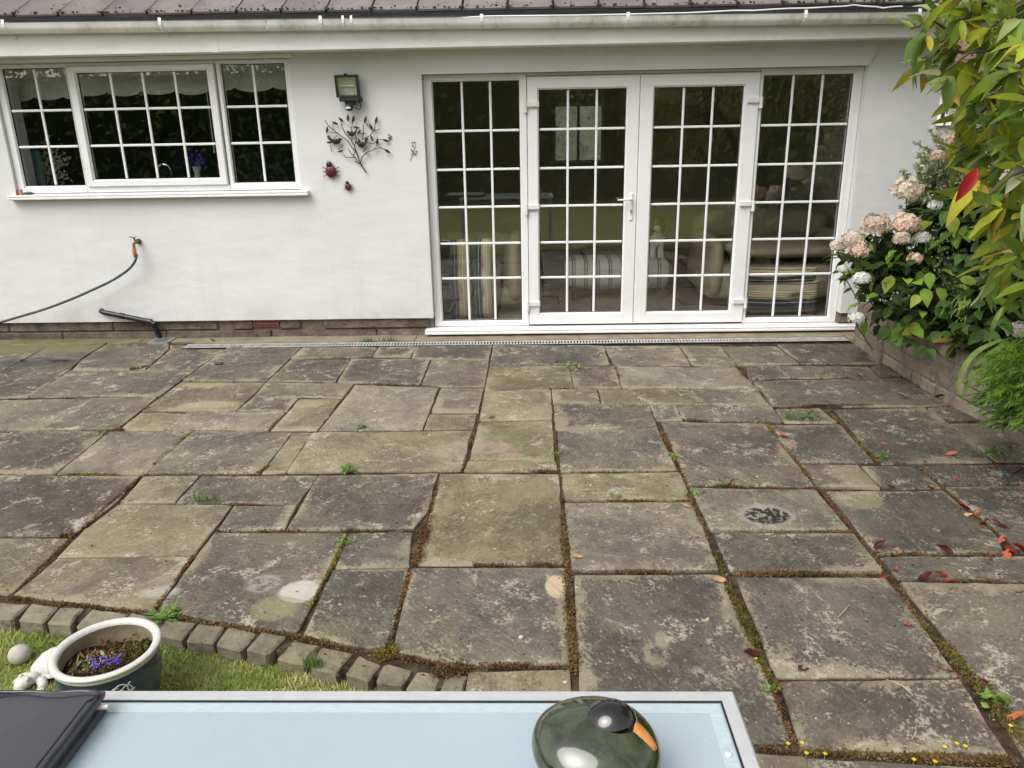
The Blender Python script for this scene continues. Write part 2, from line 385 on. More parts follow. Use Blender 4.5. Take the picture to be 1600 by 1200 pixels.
M['tree_leaf'] = leafmat('broad_evergreen_leaf', (.6,.6,.6), .3, .3, .42, True)
M['hyd_leaf'] = leafmat('hydrangea_leaf', (.5,.5,.5), .35, .6, .25, True)
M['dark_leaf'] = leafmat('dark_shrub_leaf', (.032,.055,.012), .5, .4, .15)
M['var_leaf'] = leafmat('variegated_leaf', (.30,.36,.18), .45, .5, .25)
M['var_leaf2'] = leafmat('variegated_leaf_pale', (.52,.55,.38), .3, .5, .25)
M['feather'] = leafmat('bright_needle', (.25,.42,.07), .35, .4, .35)
M['feather2'] = leafmat('dark_needle', (.08,.22,.02), .4, .45, .3)
M['strap'] = leafmat('strap_leaf', (.20,.27,.07), .35, .4, .25)
M['wisp'] = leafmat('wispy_leaf', (.20,.27,.08), .4, .5, .3)
M['yellow_leaf'] = leafmat('yellow_green_leaf', (.33,.34,.04), .35, .35, .35)
M['bark'] = simple('bark', (.055,.042,.03), .9, .4, 25, .004, 60)
M['twig'] = simple('thin_stem', (.07,.06,.03), .8, .4, 25)
M['fl_white'] = leafmat('white_petal', (.80,.80,.75), .1, .6, .3)
M['fl_cream'] = leafmat('cream_petal', (.74,.66,.55), .15, .6, .3)
M['fl_peach'] = leafmat('peach_petal', (.70,.50,.37), .25, .6, .25)
M['fl_yellow'] = leafmat('yellow_petal', (.72,.52,.03), .15, .6, .2)
M['fl_violet'] = leafmat('violet_petal', (.13,.07,.55), .35, .55, .2)
M['hedge_leaf'] = leafmat('hedge_leaf', (.17,.22,.07), .5, .5, .25)
M['hedge_yellow'] = leafmat('yellowish_hedge_leaf', (.26,.30,.09), .5, .5, .3)  # paler, yellower of the two leaf colours mixed in the hedge

# ================================================================== GROUND
def sheet(name, x0, y0, x1, y1, z, mat, nx=1, ny=1):
    b = MB(); vs_ = []; fs = []
    for j in range(ny+1):
        for i in range(nx+1): vs_.append((x0+(x1-x0)*i/nx, y0+(y1-y0)*j/ny, z))
    for j in range(ny):
        for i in range(nx): a = j*(nx+1)+i; fs.append((a, a+1, a+nx+2, a+nx+1))
    return tag(b.add(vs_, fs).build(name, mat), kind='structure')
sheet('ground', -150, -150, 150, 150, -.12, M['lawn'])
EDGE = [G(*q) for q in ((-300, 940), (-140, 951), (18, 969), (109, 979), (226, 991), (330, 1006), (420, 1025), (523, 1053), (576, 1065), (626, 1074), (722, 1092), (912, 1165), (1190, 1260))]
_o = [Vector((-9, EDGE[0].y+.04, 0))] + [q+Vector((.012, .04, 0)) for q in EDGE] + [Vector((.9, 1.1, 0)), Vector((2.62, 1.0, 0)), Vector((2.62, 6.56, 0)), Vector((-9, 6.56, 0))]
_n = len(_o); _b = MB(); _b.add([(q.x, q.y, -.011) for q in _o] + [(q.x, q.y, -.11) for q in _o], [tuple(range(_n))] + [(i, i+_n, (i+1) % _n + _n, (i+1) % _n) for i in range(_n)])
patio = tag(_b.build('patio', M['earth']), kind='structure')

def offset_poly(P, d):
    if not isinstance(d, (list, tuple)): d = [d]*len(P)
    n = len(P); ar = sum(P[i].x*P[(i+1) % n].y - P[(i+1) % n].x*P[i].y for i in range(n)); sg = 1 if ar > 0 else -1
    Ls = []
    for i in range(n):
        a, b = P[i], P[(i+1) % n]; t = (b-a).normalized(); nn = Vector((-t.y, t.x))*sg; Ls.append((a+nn*d[i], t))
    out = []
    for i in range(n):
        (a, t), (b, s) = Ls[i-1], Ls[i]; den = t.x*s.y - t.y*s.x
        if abs(den) < .05: out.append(b.copy()); continue
        k = ((b.x-a.x)*s.y - (b.y-a.y)*s.x)/den; out.append(a + t*k)
    return out
def resample(P, cnt, jit=0, rng=None):
    out = []
    for i, a in enumerate(P):
        b = P[(i+1) % len(P)]
        for k in range(cnt[i]):
            q = a.lerp(b, k/cnt[i])
            if jit: q = q + Vector((rng.gauss(0, jit), rng.gauss(0, jit)))
            out.append(q)
    return out
def stone(P, parent, mat, col, name='slab', inset=.005, top=0.0, thick=.06, edge=.004, step=.055, jit=.0014, wear=.09, tilt=.004, rng=R):
    """one flagstone: ragged arris, rounded top edge, worn border stored in the 'edge' attribute"""
    P = [Vector((q.x, q.y)) for q in P]
    if sum(P[i].x*P[(i+1) % len(P)].y - P[(i+1) % len(P)].x*P[i].y for i in range(len(P))) < 0: P.reverse()
    if name == 'slab':      # long joints running away from the house are tight, cross joints a little more open
        mx_ = sum(q.x for q in P)/len(P); my_ = sum(q.y for q in P)/len(P); ds = []
        for i in range(len(P)):
            t = P[(i+1) % len(P)]-P[i]
            ds.append(((-.005 if my_ < 3.7 else -.002 if my_ < 4.1 else 0) if mx_ > -.9 else -.001) if abs(t.y) > abs(t.x) else (.0022 if my_ < 5.2 else .001))
        P0 = offset_poly(P, ds)
    else: P0 = offset_poly(P, inset)
    # knock the corners off a little
    Q = []
    for i, a in enumerate(P0):
        pv, nx = P0[i-1], P0[(i+1) % len(P0)]; k = rng.uniform(.002, .009)
        Q.append(a + (pv-a).normalized()*k); Q.append(a + (nx-a).normalized()*k)
    cnt = [max(1, int((Q[(i+1) % len(Q)]-Q[i]).length/step)) for i in range(len(Q))]
    small = min((P0[(i+1) % len(P0)]-P0[i]).length for i in range(len(P0)))
    w = min(wear*rng.uniform(.6, 1.3), small*.33); ed = min(edge, small*.08)
    base = resample(Q, cnt, jit, rng); n = len(base)
    cen = sum((q for q in P0), Vector((0, 0)))/len(P0)
    tx, ty = rng.gauss(0, tilt), rng.gauss(0, tilt); z0 = top + rng.gauss(0, .0018)
    zz = lambda q: z0 + (q.x-cen.x)*tx + (q.y-cen.y)*ty
    def inner(d):
        R_ = []
        for q in base:
            dd = cen-q; L = dd.length; R_.append(q + dd*(min(d*1.25, L*.6)/L))
        return R_
    vs_ = []; at = []
    for ring, dz, a in ((base, -thick, 1), (base, -ed, 1), (inner(ed), 0, 1), (inner(w), 0, 0)):
        for q in ring: vs_.append((q.x, q.y, zz(q) + dz + (rng.gauss(0, .0009) if dz == 0 else 0))); at.append(a)
    vs_.append((cen.x, cen.y, z0)); at.append(0)
    fs = []
    for r_ in range(3):
        for k in range(n): k2 = (k+1) % n; fs.append((r_*n+k, r_*n+k2, (r_+1)*n+k2, (r_+1)*n+k))
    for k in range(n): fs.append((3*n+k, 3*n+(k+1) % n, 4*n))
    b = MB().add(vs_, fs); o = b.build(name, mat, parent, 40); o.color = (*col, 1)
    ca = o.data.color_attributes.new('edge', 'FLOAT_COLOR', 'POINT')
    ca.data.foreach_set('color', [x for a in at for x in (a, a, a, 1)])
    return o
TONE = {'D': (.118,.106,.089), 'M': (.150,.133,.106), 'T': (.225,.190,.132), 'O': (.192,.168,.104), 'L': (.205,.183,.145)}
SL = '''D 771,538 943,540 953,569 765,571
O 765,572 889,571 897,607 757,611
M 890,571 960,571 971,606 898,607
M 944,540 1060,540 1080,571 960,571
M 1061,540 1126,541 1150,573 1082,571
L 961,572 1150,573 1184,609 972,606
T 862,608 933,608 938,630 864,630
O 934,608 1076,609 1092,631 939,630
M 1077,609 1184,610 1204,633 1093,631
M 865,631 1014,631 1028,669 868,671
M 1015,631 1055,631 1068,657 1026,657
M 1056,631 1204,633 1222,658 1069,657
D 1033,658 1194,661 1274,761 1075,757
D 871,673 1027,671 1058,736 876,738
O 878,741 1061,738 1078,780 882,782
M 884,785 1082,783 1122,892 895,891
T 757,612 861,609 863,655 749,658
O 748,660 863,657 867,718 734,718
O 732,720 867,719 871,735 725,736
T 489,676 737,672 722,735 448,738
T 459,675 488,676 446,738 408,740
D 302,674 457,675 405,740 227,741
M 172,674 300,674 225,741 87,741
D 18,674 170,674 85,741 -62,742
D -120,675 16,675 -64,742 -215,742
D -75,743 220,743 180,785 113,836 -185,838
T 226,743 312,743 272,786 187,787
M 314,743 497,742 466,786 275,786
D 366,790 464,789 444,828 338,830
T 187,788 363,789 303,867 89,871 134,826
D 499,742 683,739 667,798 643,826 448,829
O 690,739 873,740 878,881 653,882
T 89,873 301,869 240,955 140,944 20,931
T -185,840 108,840 16,928 -60,924 -190,915
M 335,832 543,833 463,990 352,974 246,952
D 548,832 642,830 637,885 525,887
D 522,890 636,888 606,1012 572,1014 476,992
D 646,887 881,885 888,1036 760,1041 680,1036 615,1018
T 735,1049 888,1046 893,1115 725,1115
D 899,898 1123,898 1198,1062 1236,1163 912,1163
M 1079,762 1273,765 1326,829 1112,829
D 1116,834 1332,834 1380,893 1142,893
D 1152,901 1386,901 1495,1057 1216,1058
M 1220,1062 1498,1062 1572,1182 1255,1169
T 1180,1176 1258,1181 1268,1240 1190,1240
M 1262,1182 1330,1188 1345,1240 1272,1240
M 1334,1189 1590,1202 1640,1260 1350,1250
D 1128,541 1211,540 1250,568 1148,571
D 1214,539 1335,538 1380,568 1252,568
D 1166,573 1216,571 1236,590 1170,593
D 1218,571 1357,572 1376,589 1238,590
D 1359,572 1384,569 1408,587 1379,589
D 1172,594 1408,589 1484,632 1446,635 1207,634
D 1211,638 1281,637 1310,660 1226,660
D 1199,664 1312,663 1366,723 1247,722
D 1303,640 1446,637 1490,666 1553,722 1377,724
D 1449,637 1486,634 1535,657 1474,657
D 1479,661 1540,661 1600,695 1640,722 1558,720
M 1253,726 1338,728 1374,763 1277,761
D 1346,728 1428,728 1471,763 1380,763
D 1435,728 1660,726 1700,756 1474,757
D 1478,760 1710,759 1800,866 1600,864 1562,832
D 1292,767 1472,766 1556,836 1566,864 1371,864
D 1377,869 1700,868 1740,912 1404,905
M 1408,909 1745,915 1960,1240 1640,1240 1522,1050
D 650,538 769,539 764,562 674,561 643,558
D 591,543 649,543 641,558 583,557
M 674,562 764,563 757,604 687,604 659,600
D 549,561 672,562 657,600 527,597
L 556,601 685,605 660,671 498,673
L 689,606 756,606 747,645 673,645
T 671,647 745,647 740,670 662,671
D 474,541 589,542 581,557 454,560
D 454,561 547,561 524,596 418,595
M 416,597 552,598 535,621 397,618
M 397,619 467,621 448,642 370,642
T 469,622 534,622 496,672 422,672
D 361,541 472,541 417,595 285,595
T 283,597 415,597 368,642 222,642
T 220,644 290,645 256,672 185,672
L 292,645 446,644 420,672 258,672
D 266,545 352,545 306,577 229,577
D 110,579 303,579 250,618 45,620
M 142,622 246,620 182,671 62,672
M -80,626 141,622 61,672 -100,673
D 170,536 263,534 263,545 227,577 113,578 127,562
D 34,564 124,563 107,579 43,620 -78,624
D -120,566 32,565 -80,624 -250,625
D 85,536 167,536 125,561 36,563
D -95,537 82,537 32,563 -150,566
D -260,626 -84,626 -104,673 -330,674
D -330,676 -122,675 -217,742 -440,744
D -360,745 -78,744 -188,838 -480,845
M 266,539 372,540 354,544 266,544
M 591,539 650,539 649,542 591,542
M 380,538 474,539 474,541 378,540
'''
for ln in SL.strip().split('\n'):
    t, *pts = ln.split()
    P = [G(*map(float, q.split(','))) for q in pts]
    k = R.uniform(.62, 1.0); cl = tuple(x*k*R.uniform(.985, 1.015) for x in TONE[t])
    dep = max(q.y for q in P)-min(q.y for q in P)
    stone(P, patio, M['stone'], cl, inset=.0012 if dep > .25 else .0005, wear=.10)
# fill the rest of the patio out of frame with plain courses
for i in range(5):
    for j in range(6):
        x0 = -8.9 + i*.72; y0 = 2.9 + j*.6
        if x0+.7 < -5.25 - (y0-4)*.62: stone([Vector((x0, y0)), Vector((x0+.7, y0)), Vector((x0+.7, y0+.58)), Vector((x0, y0+.58))], patio, M['stone'], TONE['D'])

# ------------------------------------------------------------------ edging setts along the lawn
edging = tag(MB().box((-4, 2.3, -.11), (-3.9, 2.4, -.1)).build('edging_bed', M['earth']), kind='structure')
ST = '''-100,928 -52,934 -84,958 -140,950
-46,934 -8,938 -48,962 -80,958
-3,938 45,944 19,968 -42,962
49,944 91,948 67,973 28,969
95,949 131,950 109,978 73,975
145,951 200,957 170,985 116,979
206,959 248,964 226,990 178,986
254,966 306,972 285,998 240,992
310,973 352,979 330,1005 289,1000
357,979 402,987 376,1015 335,1007
411,988 448,994 420,1024 385,1017
458,999 499,1005 473,1037 432,1028
503,1011 551,1019 523,1052 483,1042
560,1022 595,1037 576,1064 539,1051
601,1037 646,1047 626,1072 588,1066
654,1047 692,1051 678,1085 634,1075
697,1052 730,1054 722,1090 684,1087'''
for ln in ST.split('\n'):
    P = [G(*map(float, q.split(','))) for q in ln.split()]
    o = stone(P, edging, M['sett'], (.2,.18,.13), 'sett', .0, R.uniform(-.004, .006), .085, .006, .035, .002, .03, .02)
# lawn in front of the setts
lz = -.055
lawn = tag(MB().add([(-9, -9, lz), (9, -9, lz), (9, 1.0, lz), (2.5, 1.05, lz), (.9, 1.12, lz)] + [(q.x+.02, q.y+.07, lz) for q in EDGE[::-1]] + [(-9, EDGE[0].y+.07, lz)],
            [tuple(range(6+len(EDGE)))]).build('lawn', M['lawn']), kind='structure')
def lawn_edge(x):     # y of the lawn's edge
    pts = [(-9, EDGE[0].y)] + [(q.x, q.y) for q in EDGE]
    for (a, b), (c_, d) in zip(pts, pts[1:]):
        if a <= x <= c_: return b + (d-b)*(x-a)/(c_-a)
    return 1
b = MB()
for i in range(60000):
    x = R.uniform(-2.35, -.25); y = R.uniform(1.55, 2.7); e = lawn_edge(x)
    if y > e + .012: continue
    cl = sin(x*9+1)*sin(y*11+2) + sin(x*23)*.5
    h = R.uniform(.009, .023)*(1.25 if cl > .4 else .9)*(1.3 if e-y < .1 else 1)
    a = R.uniform(0, 2*pi); w = R.uniform(.001, .0018); ln = R.uniform(.2, .9)*h
    dx, dy = cos(a), sin(a); lx, ly = cos(a*3.1+x)*ln, sin(a*3.1+x)*ln
    b.add([(x-dx*w, y-dy*w, lz), (x+dx*w, y+dy*w, lz), (x+dx*w*.7+lx*.5, y+dy*w*.7+ly*.5, lz+h*.62), (x+lx, y+ly, lz+h)], [(0, 1, 2), (0, 2, 3)])
tag(b.build('grass', M['blade']), 'short yellowing lawn grass beside the stone edging', 'grass', kind='stuff')

# ------------------------------------------------------------------ concrete strip and drain channel at the foot of the wall
b = MB(); xs = [-9, -4.6, -3.4, -2.9, -1, .4, 1.6, 2.62, 3.19]
for i in range(len(xs)-1):
    b.box((xs[i]+.002, 6.335 if -3 < xs[i] < 2.6 else 6.16 if xs[i] > 2 else 6.40, -.06), (xs[i+1]-.002, 6.60, .004+.002*(i % 2)))
tag(b.build('concrete_strip', M['concrete']), kind='structure')
M['galv'] = simple('galvanised_steel', (.46,.46,.44), .5, .3, 14, metal=.25)
M['black_plastic'] = simple('black_pipe_plastic', (.016,.017,.02), .35, .3, 10)
M['grey_plastic'] = simple('grey_gully_plastic', (.22,.22,.23), .6, .3, 20)
dr = thing('drain_channel', 'long slotted metal drain grating set in the patio along the house wall', 'drain', (-.1, 6.25, 0))
b = MB(); b.box((-2.93, 6.185, -.05), (2.6, 6.19, .006)); b.box((-2.93, 6.305, -.05), (2.6, 6.31, .006)); b.box((-2.93, 6.19, -.055), (2.6, 6.305, -.05))
under(b.build('channel', M['black_plastic']), dr)
b = MB(); b.box((-2.93, 6.19, 0), (2.6, 6.206, .007)); b.box((-2.93, 6.289, 0), (2.6, 6.305, .007))
nb = 214
for i in range(nb):
    x = -2.93 + 5.53*(i+.5)/nb; b.box((x-.0065, 6.206, -.002), (x+.0065, 6.289, .0065))
under(b.build('grate', M['galv']), dr)
# gap between slabs' far edge and the channel stays earth

# ================================================================== HOUSE
house = thing('house', 'single storey white rendered house with tiled roof, window and glazed doors', 'house', (0, 6.7, 0))
def hp(b, name, mat, parent=None, smooth=False):
    o = b.build(name, mat, None, smooth); under(o, house) if parent is None else setattr(o, 'parent', parent)
    return o
WY, XL, XR, ZT = 6.50, -9.0, 3.20, 2.46
DX0, DX1, DZ1 = -.85, 2.62, 2.125          # door opening
KX0, KX1, KZ0, KZ1 = -4.27, -1.885, 1.255, 2.262   # kitchen window opening
def wallface(xs, zs, holes, y, zb):
    b = MB()
    for i in range(len(xs)-1):
        for j in range(len(zs)-1):
            cx, cz = (xs[i]+xs[i+1])/2, (zs[j]+zs[j+1])/2
            if any(h[0] < cx < h[1] and h[2] < cz < h[3] for h in holes): continue
            b.add([(xs[i], y, zs[j]), (xs[i+1], y, zs[j]), (xs[i+1], y, zs[j+1]), (xs[i], y, zs[j+1])], [(0, 1, 2, 3)])
    return b
ZB = .165
xs = [XL, KX0, KX1, DX0, DX1, XR]; zs = [ZB, KZ0, KZ1-.001, DZ1, ZT]; zs = sorted(zs)
holes = [(KX0, KX1, KZ0, KZ1), (DX0, DX1, ZB-1, DZ1)]
b = wallface(xs, zs, holes, WY, ZB)
T = .30
def reveal(b, x0, x1, z0, z1, bottom=True):
    y0, y1 = WY, WY+T
    b.add([(x0, y0, z0), (x0, y0, z1), (x0, y1, z1), (x0, y1, z0)], [(0, 1, 2, 3)])
    b.add([(x1, y0, z0), (x1, y1, z0), (x1, y1, z1), (x1, y0, z1)], [(0, 1, 2, 3)])
    b.add([(x0, y0, z1), (x1, y0, z1), (x1, y1, z1), (x0, y1, z1)], [(0, 1, 2, 3)])
    if bottom: b.add([(x0, y0, z0), (x0, y1, z0), (x1, y1, z0), (x1, y0, z0)], [(0, 1, 2, 3)])
reveal(b, KX0, KX1, KZ0, KZ1-.001); reveal(b, DX0, DX1, ZB, DZ1, False)
# underside, right-hand gable end and inner skin
b.add([(XL, WY, ZB), (DX0, WY, ZB), (DX0, WY+.06, ZB), (XL, WY+.06, ZB)], [(0, 3, 2, 1)])
b.add([(DX1, WY, ZB), (XR, WY, ZB), (XR, WY+.06, ZB), (DX1, WY+.06, ZB)], [(0, 3, 2, 1)])
b.add([(XR, WY, ZB), (XR, 11.3, ZB), (XR, 11.3, ZT+1.5), (XR, WY, ZT)], [(0, 1, 2, 3)])
hp(b, 'wall', M['render'])
b = wallface(xs, [0]+zs, [(KX0, KX1, KZ0, KZ1), (DX0, DX1, -1, DZ1)], WY+T, 0); hp(b, 'inner_wall', simple('plaster', (.45,.43,.38), .9))
# lintel band over the doors
b = MB(); b.add([(-.935, WY-.022, 2.30), (-.845, WY-.022, DZ1-.006), (2.615, WY-.022, DZ1-.006), (2.70, WY-.022, 2.30),
                 (-.935, WY+.003, 2.30), (-.845, WY+.003, DZ1-.006), (2.615, WY+.003, DZ1-.006), (2.70, WY+.003, 2.30)],
                [(0, 1, 2, 3), (0, 4, 5, 1), (1, 5, 6, 2), (2, 6, 7, 3), (0, 3, 7, 4)])
hp(b, 'lintel', M['render'])
# trim strip over the kitchen window
b = MB(); b.bbox((KX0-.02, WY-.016, KZ1+.004), (KX1+.03, WY+.02, KZ1+.03), .004); hp(b, 'window_head_trim', M['fascia'])
# plinth of two courses of rough blocks
pl = MB().box((XL, WY+.055, -.06), (DX0-.002, WY+.20, ZB-.002)).box((DX1+.002, WY+.055, -.06), (XR-.01, WY+.20, ZB-.002)).build('plinth', M['mortar']); under(pl, house)
for (xa, xb, L) in ((-6.0, DX0-.004, .93), (DX1+.006, XR-.02, .225)):
    for cz, (z0, z1) in enumerate(((-.02, .068), (.076, ZB-.004))):
        x = xa - (L*.5 if cz else 0)
        while x < xb-.03:
            x0, x1 = max(x, xa), min(x+L-.008, xb)
            if x1-x0 > .05 and not (cz == 1 and x0 < -2.3 < x1):
                bb = MB(); d = R.uniform(-.006, .008); bb.bbox((x0, WY+.030+d*1.6, z0), (x1, WY+.10, z1-R.uniform(0, .004)), .008)
                o = bb.build('block', M['plinth']); o.parent = pl
            x += L
ab = MB(); ab.bbox((-2.43, WY+.026, .098), (-2.21, WY+.09, .160), .003)
o = ab.build('air_brick', M['airbrick']); o.parent = pl
ab = MB()
for r_ in range(2):
    for k in range(9): ab.box((-2.418+k*.0225, WY+.022, .108+r_*.026), (-2.405+k*.0225, WY+.0255, .122+r_*.026))
o = ab.build('air_hole', M['seal']); o.parent = pl
pb = MB().bbox((-2.62, WY+.03, .076), (-2.438, WY+.1, ZB-.005), .008).build('block', M['plinth']); pb.parent = pl
pb = MB().bbox((-2.20, WY+.03, .076), (-2.02, WY+.1, ZB-.005), .008).build('block', M['plinth']); pb.parent = pl

# ---- eaves: soffit, fascia, gutter with brackets, felt strip and tiles
FY = 6.25
def zs_(x): return -.0072*x            # the eaves line falls slightly to the right
b = MB(); b.bbox((XL, FY, 2.288), (-2.36, FY+.022, 2.445), .003); b.bbox((-2.357, FY, 2.288), (3.42, FY+.022, 2.445), .003); hp(b, 'fascia', M['fascia'])
b = MB(); b.box((-2.385, FY-.004, 2.286), (-2.335, FY+.002, 2.44)); hp(b, 'fascia_joint', M['fascia'])
b = MB(); b.box((XL, FY+.024, 2.296), (3.42, WY+.02, 2.306)); hp(b, 'soffit', M['fascia'])
prof = []
for k in range(9):
    a = pi + pi*k/8; prof.append((FY-.062+.056*cos(a), .062*sin(a)))
def gutter_mesh(x0, x1):
    b = MB(); vs_ = []; out_ = [(y, z) for (y, z) in prof]; inn = [(FY-.062+.052*cos(pi+pi*k/8), .058*sin(pi+pi*k/8)+.001) for k in range(9)][::-1]
    ring = [(out_[0][0]-.004, .006)] + out_ + [(out_[-1][0], .004)] + inn + [(inn[-1][0]-.001, .006)]
    for x in (x0, x1):
        for (y, z) in ring: vs_.append((x, y, 2.462+z+zs_(x)*1.3))
    n = len(ring); fs = [(k, (k+1) % n, n+(k+1) % n, n+k) for k in range(n)]
    return b.add(vs_, fs)
gut = gutter_mesh(XL, -1.92); g2 = gutter_mesh(-1.915, 3.45)
gut.add(g2.v, g2.f); g = hp(gut, 'gutter', M['gutter'], None, 35)
br = [W(8, 50, 6.14).x, W(252, 47, 6.14).x, W(502, 44, 6.14).x, W(753, 40, 6.14).x, W(981, 35, 6.14).x, W(1258, 30, 6.14).x, W(1435, 30, 6.14).x]
def bracket(x, w):
    b = MB(); pts = []
    for k in range(10):
        a = pi*.86 + pi*1.1*k/9; pts.append((FY-.062+.061*cos(a), .067*sin(a)))
    for i in range(len(pts)-1):
        (y0, z0), (y1, z1) = pts[i], pts[i+1]; z = 2.462+zs_(x)*1.3
        b.add([(x-w, y0, z+z0), (x+w, y0, z+z0), (x+w, y1, z+z1), (x-w, y1, z+z1), (x-w, y0+.004, z+z0*.93), (x+w, y0+.004, z+z0*.93), (x+w, y1+.002, z+z1*.93), (x-w, y1+.002, z+z1*.93)],
              [(0, 1, 2, 3), (4, 7, 6, 5), (0, 4, 5, 1), (2, 6, 7, 3), (1, 5, 6, 2), (0, 3, 7, 4)])
    b.box((x-w, FY-.07, 2.462+zs_(x)*1.3+.008), (x+w, FY-.002, 2.462+zs_(x)*1.3+.014)); b.box((x-w*1.3, FY-.01, 2.40), (x+w*1.3, FY-.001, 2.47))
    o = b.build('gutter_bracket', M['upvc']); o.parent = g
for x in br: bracket(x, .011)
for x in (W(537, 44, 6.14).x, W(550, 44, 6.14).x): bracket(x, .008)
roof = MB(); ang = radians(24); ry0, rz0 = FY-.03, 2.535
def rf(x, s, h=0): return (x, ry0+s*cos(ang)-h*sin(ang), rz0+s*sin(ang)+h*cos(ang)+zs_(x))
roof.add([rf(XL, -.02, -.035), rf(3.45, -.02, -.035), rf(3.45, 5.4, -.035), rf(XL, 5.4, -.035), rf(XL, -.02, -.012), rf(3.45, -.02, -.012), rf(3.45, 5.4, -.012), rf(XL, 5.4, -.012)],
         [(0, 3, 2, 1), (4, 5, 6, 7), (0, 1, 5, 4), (1, 2, 6, 5), (2, 3, 7, 6), (3, 0, 4, 7)])
rfo = hp(roof, 'roof', M['felt'])
b = MB(); b.add([(XL, FY-.035, 2.475+zs_(XL)), (3.45, FY-.035, 2.475+zs_(3.45)), (3.45, FY-.028, 2.528+zs_(3.45)), (XL, FY-.028, 2.528+zs_(XL)), (XL, FY+.03, 2.44), (3.45, FY+.03, 2.42)], [(0, 1, 2, 3), (0, 4, 5, 1)])
o = b.build('felt_strip', M['felt']); o.parent = rfo
TW = .333
def tile_me():
    b = MB(); w = TW-.017
    vs_ = []; n = 8
    for s in (0, .02, .40):
        for k in range(n+1):
            x = w*k/n - w/2; h = .010*math.exp(-((k/n-.02)/.05)**2) ; vs_.append((x, s, h + (.0 if s else -.004)))
    for k in range(n+1): vs_.append((w*k/n-w/2, .002, -.02))
    fs = []
    for r_ in range(2):
        for k in range(n): a = r_*(n+1)+k; fs.append((a, a+1, a+n+2, a+n+1))
    for k in range(n): fs.append((3*(n+1)+k, 3*(n+1)+k+1, k+1, k))
    for (i0, i1, i2, i3) in ((0, n+1, 2*(n+1), 3*(n+1)),): fs.append((i0, i1, i2, i3))
    fs.append((n, 3*(n+1)+n, 2*(n+1)+n, (n+1)+n))
    me = bpy.data.meshes.new('roof_tile'); me.from_pydata(vs_, [], fs); me.materials.append(M['tile']); me.update(); return me
tm = tile_me()
x_first = W(95, 22, 6.25).x
for row in range(4):
    for k in range(-4, 24):
        x = x_first + TW*(k+.5) + (TW/2 if row % 2 else 0)
        if x > 3.35: continue
        px, py, pz = rf(x, row*.30 - .01 + R.uniform(-.004, .004), .012 + R.uniform(0, .006))
        mt = Matrix.Translation((px, py, pz)) @ Matrix.Rotation(ang + radians(2.5), 4, 'X') @ Matrix.Rotation(R.gauss(0, .006), 4, 'Z')
        link('roof_tile', tm, rfo, mt)
b = MB()
for i in range(900):
    x = x_first + TW*R.randint(-3, 21) + R.gauss(0, .006) if R.random() < .6 else R.uniform(-5, 3.3)
    s = R.uniform(-.01, .25) if R.random() < .5 else R.uniform(-.015, .01)
    q = Vector(rf(x, s, .020)); r_ = R.uniform(.004, .011)
    b.ell(q, (r_, r_, r_*.7), 5, 3)
o = b.build('roof_moss', M['rooftop_moss'], rfo); o['kind'] = 'stuff'
# loose white cable along the eaves, right part
b = MB(); pts = [W(px_, py_, 6.19) for px_, py_ in ((560, 37), (760, 26), (1040, 20), (1180, 16), (1290, 12), (1335, 7), (1380, 12), (1420, 10))]
pts2 = []
for i in range(len(pts)-1):
    for k in range(4): pts2.append(pts[i].lerp(pts[i+1], k/4) + Vector((0, 0, .004*sin(i*2+k))))
tag(b.tube(pts2, .0045, 6).build('cable', M['upvc']), 'thin white cable running loosely above the gutter', 'cable')

# ---- windows and doors
def light(parent, x0, x1, z0, z1, yg, xb, zb, fw=.012):
    """one glazed light: panes, glazing bars, black seal, bead"""
    xs = [x0]+xb+[x1]; zz = [z0]+zb+[z1]; hw = .0095
    for i in range(len(xs)-1):
        for j in range(len(zz)-1):
            a0 = xs[i]+(hw if i else 0); a1 = xs[i+1]-(hw if i < len(xs)-2 else 0)
            c0 = zz[j]+(hw if j else 0); c1 = zz[j+1]-(hw if j < len(zz)-2 else 0)
            MB().box((a0+.0005, yg, c0+.0005), (a1-.0005, yg+.006, c1-.0005)).build('pane', M['glass'], parent)
    for x in xb:
        MB().bbox((x-hw, yg-.006, z0), (x+hw, yg+.012, z1), .004).build('glazing_bar', M['upvc_bar'], parent)
    for z in zb:
        for i in range(len(xs)-1):
            a0 = xs[i]+(hw if i else 0); a1 = xs[i+1]-(hw if i < len(xs)-2 else 0)
            MB().bbox((a0, yg-.0055, z-hw), (a1, yg+.0115, z+hw), .004).build('glazing_bar', M['upvc_bar'], parent)
    b = MB(); t = .007
    b.box((x0-t, yg-.003, z0-t), (x0, yg+.01, z1+t)); b.box((x1, yg-.003, z0-t), (x1+t, yg+.01, z1+t)); b.box((x0, yg-.003, z0-t), (x1, yg+.01, z0)); b.box((x0, yg-.003, z1), (x1, yg+.01, z1+t))
    b.build('seal', M['seal'], parent)
